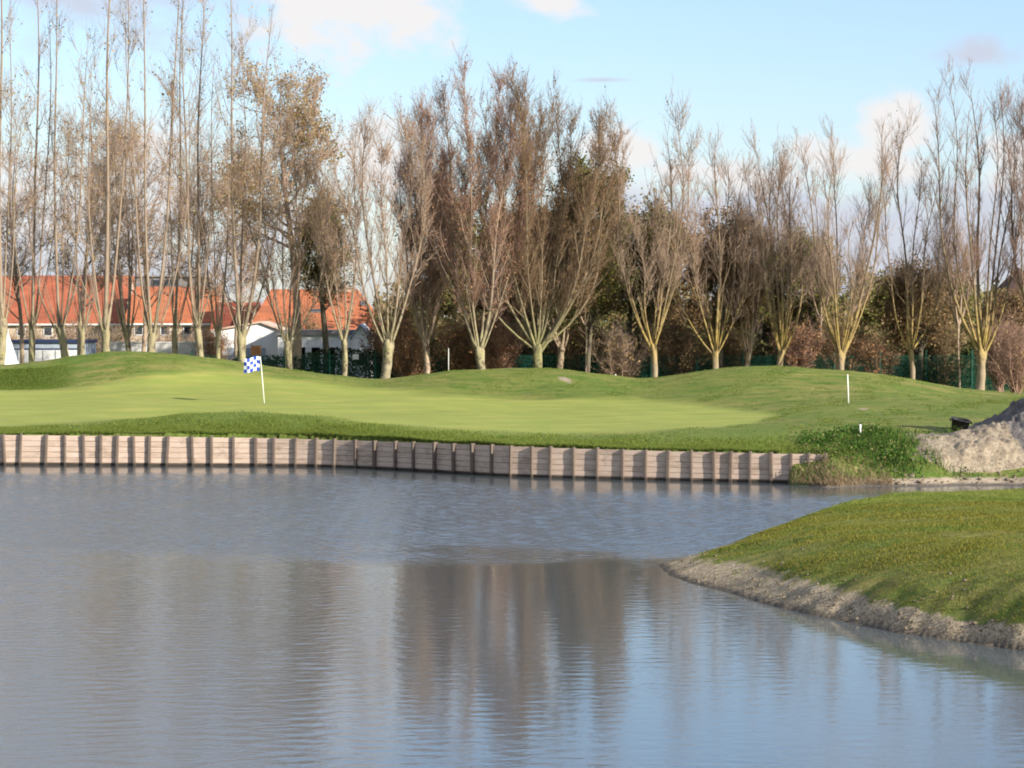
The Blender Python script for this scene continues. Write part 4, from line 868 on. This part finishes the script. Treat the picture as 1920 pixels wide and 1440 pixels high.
# black tub lying tilted
D = 86.5; bx = X(1797, D); bz = float(gz(bx, D)[0])
tb = empty('plastic_tub', (bx, D, bz), label='black plastic tub standing tilted on the grass by the soil heap', cat='tub')
tb.rotation_euler = (R(8), R(9), 0)
M_tub = simple('black_plastic', (.018, .018, .018), rough=.45)
m_ = MB(); k = 28; rings = [(.235, 0), (.25, .03), (.30, .46), (.335, .465), (.335, .50), (.30, .50), (.285, .49), (.24, .04)]
V = []; sgn = 2
for (r0, z_) in rings:
    for i in range(k):
        a = i*2*math.pi/k; ca, sa = math.cos(a), math.sin(a); V.append((r0*math.copysign(abs(ca)**.7, ca)*1.0, r0*math.copysign(abs(sa)**.7, sa), z_))
Fc = [(j*k+i, j*k+(i+1) % k, (j+1)*k+(i+1) % k, (j+1)*k+i) for j in range(len(rings)-1) for i in range(k)]
Fc += [tuple(range(k-1, -1, -1)), tuple((len(rings)-1)*k+i for i in range(k))]
m_.add(V, Fc); m_.build('shell', M_tub, tb, True)
for s in (-1, 1): MB().box(s*.335, s*.375, -.09, .09, .40, .45).build('handle', M_tub, tb)

# ---------------------------------------------------------------- soil heap
def m_heap(q):
    A = q.n('ShaderNodeAttribute'); A.attribute_name = 'dark'
    g = q.noise(q.obj, 3.0, 7, .7); g2 = q.noise(q.obj, 11, 5, .75); g3 = q.noise(q.obj, 1.4, 4, .6)
    sandc = q.mix(q.mapr(g, .35, .65), (.47, .385, .27), (.31, .24, .165)); sandc = q.mix(q.mapr(g2, .52, .66, 0, .85), sandc, (.15, .12, .085))
    dk = q.mix(q.mapr(g, .35, .65), (.115, .105, .10), (.23, .205, .185)); dk = q.mix(q.mapr(g2, .5, .62, 0, .7), dk, (.045, .04, .035))
    f = q.mapr(q.math('ADD', A.outputs['Fac'], q.math('MULTIPLY', q.math('SUBTRACT', g3, .5), 1.0)), .4, .6)
    q.l(q.mix(f, sandc, dk), q.b.inputs['Base Color']); bump(q, q.math('ADD', g, q.math('MULTIPLY', g2, .6)), 1.0, .12)
M_heap = mat('dug_soil', m_heap)
hxg = np.linspace(11.5, 25, 170); hyg = np.linspace(78.2, 92, 130); HX, HY = np.meshgrid(hxg, hyg)
b0 = height(HX, HY)[0]
lump = .15*vn(HX, HY, 2.2, 31)+.11*np.abs(vn(HX, HY, 5.5, 32))+.09*np.abs(vn(HX, HY, 11, 33))+.05*vn(HX, HY, 21, 34)
l1 = 2.9*np.exp(-((HX-20.2)/2.75)**2-((HY-86)/3.3)**2); l2 = .30*np.exp(-((HX-15.4)/1.35)**4-((HY-81.9)/1.5)**2); l3 = .85*np.exp(-((HX-18.6)/2.6)**2-((HY-82.2)/1.8)**2)
l4 = .35*np.exp(-((HX-16.0)/2.9)**4-((HY-79.4)/.8)**2)+.22*np.exp(-((HX-13.4)/.9)**2-((HY-81.0)/1.3)**2)+.13*np.exp(-((HX-13.4)/.9)**2-((HY-82.9)/.9)**2)
hh = l1+l2+l3+l4; HZ = b0+hh+1.5*lump*np.clip(hh*1.6, 0, 1)-.14*np.clip(1-hh*5, 0, 1)
dark = np.clip((HZ-.86-.20*vn(HX, HY, 1.3, 35)-.12*vn(HX, HY, 4.0, 36))*3.2, 0, 1)*np.clip((HX-15.5)/.5, 0, 1)+.75*np.exp(-((HX-14.0)/.7)**2-((HY-82.6)/.5)**2)
kx, ky_ = len(hxg), len(hyg); i3 = (np.arange(ky_-1)[:, None]*kx+np.arange(kx-1)[None]).reshape(-1)
hp = meshobj('soil_heap', np.stack([HX, HY, HZ], -1).reshape(-1, 3), np.stack([i3, i3+1, i3+kx+1, i3+kx], 1), M_heap, None, True, dict(dark=dark))
tag(hp, 'heap of pale sand and dark earth at the right edge beyond the pond', 'soil heap')
def clods(name, label, x, y, size, m, seed):
    """loose lumps of earth, each an uneven eight-cornered stone shape half sunk in the ground"""
    r = np.random.default_rng(seed); N = len(x); z = height(x, y)[0]
    base = np.array([(1, 0, 0), (0, 1, 0), (-1, 0, 0), (0, -1, 0), (.6, .6, .7), (-.6, .6, .7), (-.6, -.6, .7), (.6, -.6, .7)], float)
    V = base[None]*r.uniform(.6, 1.3, (N, 8, 1))*size[:, None, None]*r.uniform(.6, 1.4, (N, 1, 3)); a = r.uniform(0, 6.28, N)
    ca, sa = np.cos(a)[:, None], np.sin(a)[:, None]; V = np.stack([V[..., 0]*ca-V[..., 1]*sa, V[..., 0]*sa+V[..., 1]*ca, V[..., 2]], -1)+np.stack([x, y, z-.1*size], 1)[:, None]
    b = np.arange(N)[:, None]*8
    f4 = [b+np.array([4, 5, 6, 7])]; f3 = [b+np.array(q_) for q_ in ((0, 1, 4), (1, 5, 4), (1, 2, 5), (2, 6, 5), (2, 3, 6), (3, 7, 6), (3, 0, 7), (0, 4, 7))]
    return tag(meshobj(name, V.reshape(-1, 3), f4+f3, m), label, 'earth clods', kind='stuff')
M_clod = simple('dry_mud', (.20, .16, .11), (.11, .09, .06), 9, .95)
r = np.random.default_rng(17); N = 9000; y = r.uniform(37, 53, N); x = r.uniform(2.9, 13, N); z_, s_ = height(x, y)
kp = (s_ > .04) & (s_ < r.exponential(.45, N)+.12) & (z_ > .02); x, y = x[kp], y[kp]
clods('mud_clods', 'small dry mud clods scattered along the near shoreline', x, y, .010+.035*r.random(len(x))**3, M_clod, 18)
N = 420; x = r.uniform(11.3, 17, N); y = r.uniform(77.1, 80, N); z_ = height(x, y)[0]; kp = z_ > .03; x, y = x[kp], y[kp]
clods('sand_clods', 'pale sand lumps strewn below the soil heap', x, y, .025+.08*r.random(len(x))**4, M_clod, 19)

# ---------------------------------------------------------------- grass blades and weeds
def blades(name, label, x, y, h, wdt, m, zoff=0, droop=.5, seed=3, cat='grass'):
    r = np.random.default_rng(seed); N = len(x); z = height(x, y)[0]+zoff-.01
    a = r.uniform(0, 2*np.pi, N); h = h*r.uniform(.55, 1.35, N); sx_, sy_ = np.cos(a)*wdt/2, np.sin(a)*wdt/2
    lx, ly = r.normal(0, droop, N)*h, r.normal(0, droop, N)*h
    B = np.stack([x, y, z], 1); s = np.stack([sx_, sy_, 0*x], 1); t = B+np.stack([lx, ly, h], 1); m1 = B+np.stack([lx*.35, ly*.35, h*.6], 1)
    V = np.stack([B-s, B+s, m1+s*.75, m1-s*.75, t], 1).reshape(-1, 3); b = np.arange(N)[:, None]*5
    o = meshobj(name, V, [b+np.array([0, 1, 2, 3]), b+np.array([3, 2, 4])], m); return tag(o, label, cat, kind='stuff')
r = np.random.default_rng(9)
N = 620000; y = r.uniform(37, 68.5, N); x = 2.8+r.random(N)**1.0*12.5; keep = np.abs(960+F*x/y-1450) < 620; x, y = x[keep], y[keep]
z, sdv = height(x, y); mudk = np.clip(1-(sdv-.05)/np.interp(x, [3, 4.5, 6.5, 9], [1.2, 1.5, .62, .36]), 0, 1)*(y < 56)
dens = np.clip(1.2-mudk*2.5+.45*vn(x, y, 2.6, 41)+.45*vn(x, y, 8, 42), .03, 1)*np.clip(.8+.5*vn(x, y, .9, 46), .35, 1); patch = .5+.5*vn(x, y, 1.5, 43)
keep = (z > .05) & (r.random(len(x)) < dens); x, y, patch, z = x[keep], y[keep], patch[keep], z[keep]
p2 = vn(x, y, 1.1, 44)+.6*vn(x, y, 3.1, 45)
x0_ = x
fresh = r.random(len(x)) < np.clip(.18+.8*p2+np.clip((y-58.5)/4, -.3, .9), 0, 1)
hgt = .020+.045*np.clip(patch, 0, 1)**1.6+.05*np.clip(vn(x, y, 2.3, 47)-.55, 0, 1)
far_ = (y > 59.5) & (r.random(len(x)) < np.clip((y-59.5)/4, 0, .8))
blades('mown_grass', 'light yellow green short grass along the far crest of the near bank', x[far_], y[far_], .03+0*x[far_], .012, mat('light_blades', m_leaf([(0, (.14, .18, .03)), (.6, (.24, .27, .055)), (1, (.32, .31, .08))], .35)), seed=8)
x, y, hgt, fresh = x[~far_], y[~far_], hgt[~far_], fresh[~far_]
blades('grass', 'short yellow green grass blades covering the near bank', x[~fresh], y[~fresh], hgt[~fresh], .012, M_blade, seed=1)
blades('fresh_grass', 'brighter green grass blades mixed through the near bank', x[fresh], y[fresh], hgt[fresh]*1.1, .012, M_blade_g, seed=2)
# fringe along the wall and rough on the collar
N = 150000; u = r.uniform(-60, 1600, N); y = Dw(u)+.14+r.exponential(1.0, N)*1.2; x = X(u, y)
fr_ = np.interp(960+F*x/y, [0, 150, 250, 350, 430, 550, 700, 850, 1000, 1200, 1350, 1600], [91.6, 91.8, 92.4, 93.5, 94.5, 93.0, 89.8, 87.8, 86.4, 86.4, 90, 95])
keep = y < fr_; x, y = x[keep], y[keep]
blades('rough_grass', 'longer rough grass fringing the top of the plank wall', x, y, .03+.07*np.clip(.5+.6*vn(x, y, 1.8, 48), 0, 1), .016, mat('collar_blades', m_leaf([(0, (.08, .13, .018)), (.5, (.14, .195, .032)), (1, (.25, .26, .06))], .35)), seed=4)
N = 40000; u = r.uniform(-60, 172, N); y = r.uniform(115.2, 119.6, N); x = X(u, y)
blades('rough_grass_hollow', 'tufted dark rough grass in the hollow of the left mound', x, y, .07*np.clip((165-(960+F*x/y))/110, .1, 1)*np.clip((y-114.6)/1.2, .2, 1), .02, M_blade_g, seed=5)
N = 260000; y = r.uniform(88, 124, N); u = r.uniform(-60, 1960, N); x = X(u, y); q_ = vn(x, y, 1.2, 81)+.7*vn(x, y, 3.4, 82)
gb = np.interp(u, [-100, 170, 300, 480, 700, 850, 1000, 1200, 1350, 1465], [114.8, 115, 117.4, 119, 118, 116, 114, 114, 109, 101]); gf = np.interp(u, [-100, 150, 350, 550, 700, 850, 1000, 1200, 1350, 1465], [91, 91.5, 93, 92.5, 89, 88, 87, 87, 90, 101])
kp = ((u > 1465) | (y > gb) | (y < gf)) & (q_ > .15+.5*r.random(N)) & (y > Dw(u)+.3) & ((u < 1690) | (y > 90)); x, y = x[kp], y[kp]
blades('turf_tufts', 'scattered coarser tufts on the mown mounds', x, y, .045+0*x, .03, mat('tuft_blades', m_leaf([(0, (.07, .12, .016)), (.5, (.12, .18, .028)), (1, (.23, .24, .06))], .35)), seed=11)
# weeds on the bank at the wall end
N = 60000; x = r.uniform(8.0, 15.2, N); y = r.uniform(76.6, 85.5, N); uu = 960+F*x/y
dn = np.exp(-((uu-1600)/88)**4-((y-81.2)/3.0)**4)+.7*np.exp(-((uu-1720)/55)**4-((y-79.8)/1.2)**4)+.12*(.5+.5*vn(x, y, 3, 51))*(uu > 1500)
dn *= (.55+.6*vn(x, y, 2.2, 52)); keep = (r.random(N) < dn) & (uu > 1478); x, y = x[keep], y[keep]
z = height(x, y)[0]; hm = .06+.42*np.clip(.35+.6*vn(x, y, 2.0, 53), 0, 1)
C = np.stack([x, y, z+hm*r.random(len(x))], 1)[z > .10]
C = C[::2]; V, q = leaves(C, .085); wd_ = meshobj('weeds', V, q, M_weed); tag(wd_, 'lush green weeds over the bank at the right end of the plank wall', 'weeds', kind='stuff')
kz_ = z > .12; x2, y2 = x[kz_], y[kz_]; hk = (.10+.30*np.clip(.5+.55*vn(x2, y2, 1.9, 53), 0, 1)**1.5)*np.clip((x2-9.8)/1.3, .3, 1); blades('tall_weeds', 'grassy weed stalks among the bank weeds', x2, y2, hk, .022, M_weed, seed=6, droop=.35, cat='weeds')
N = 5000; x = r.uniform(8.2, 11.5, N); y = 76.6+r.exponential(.6, N); kp = (y < 80) & (height(x, y)[0] > .02)
blades('dead_stalks', 'dry brown stalks at the waterline by the wall end', x[kp], y[kp], .15+0*x[kp], .016, mat('dead_stalk', m_leaf([(0, (.16, .11, .06)), (1, (.33, .25, .15))])), seed=7, cat='stalks')
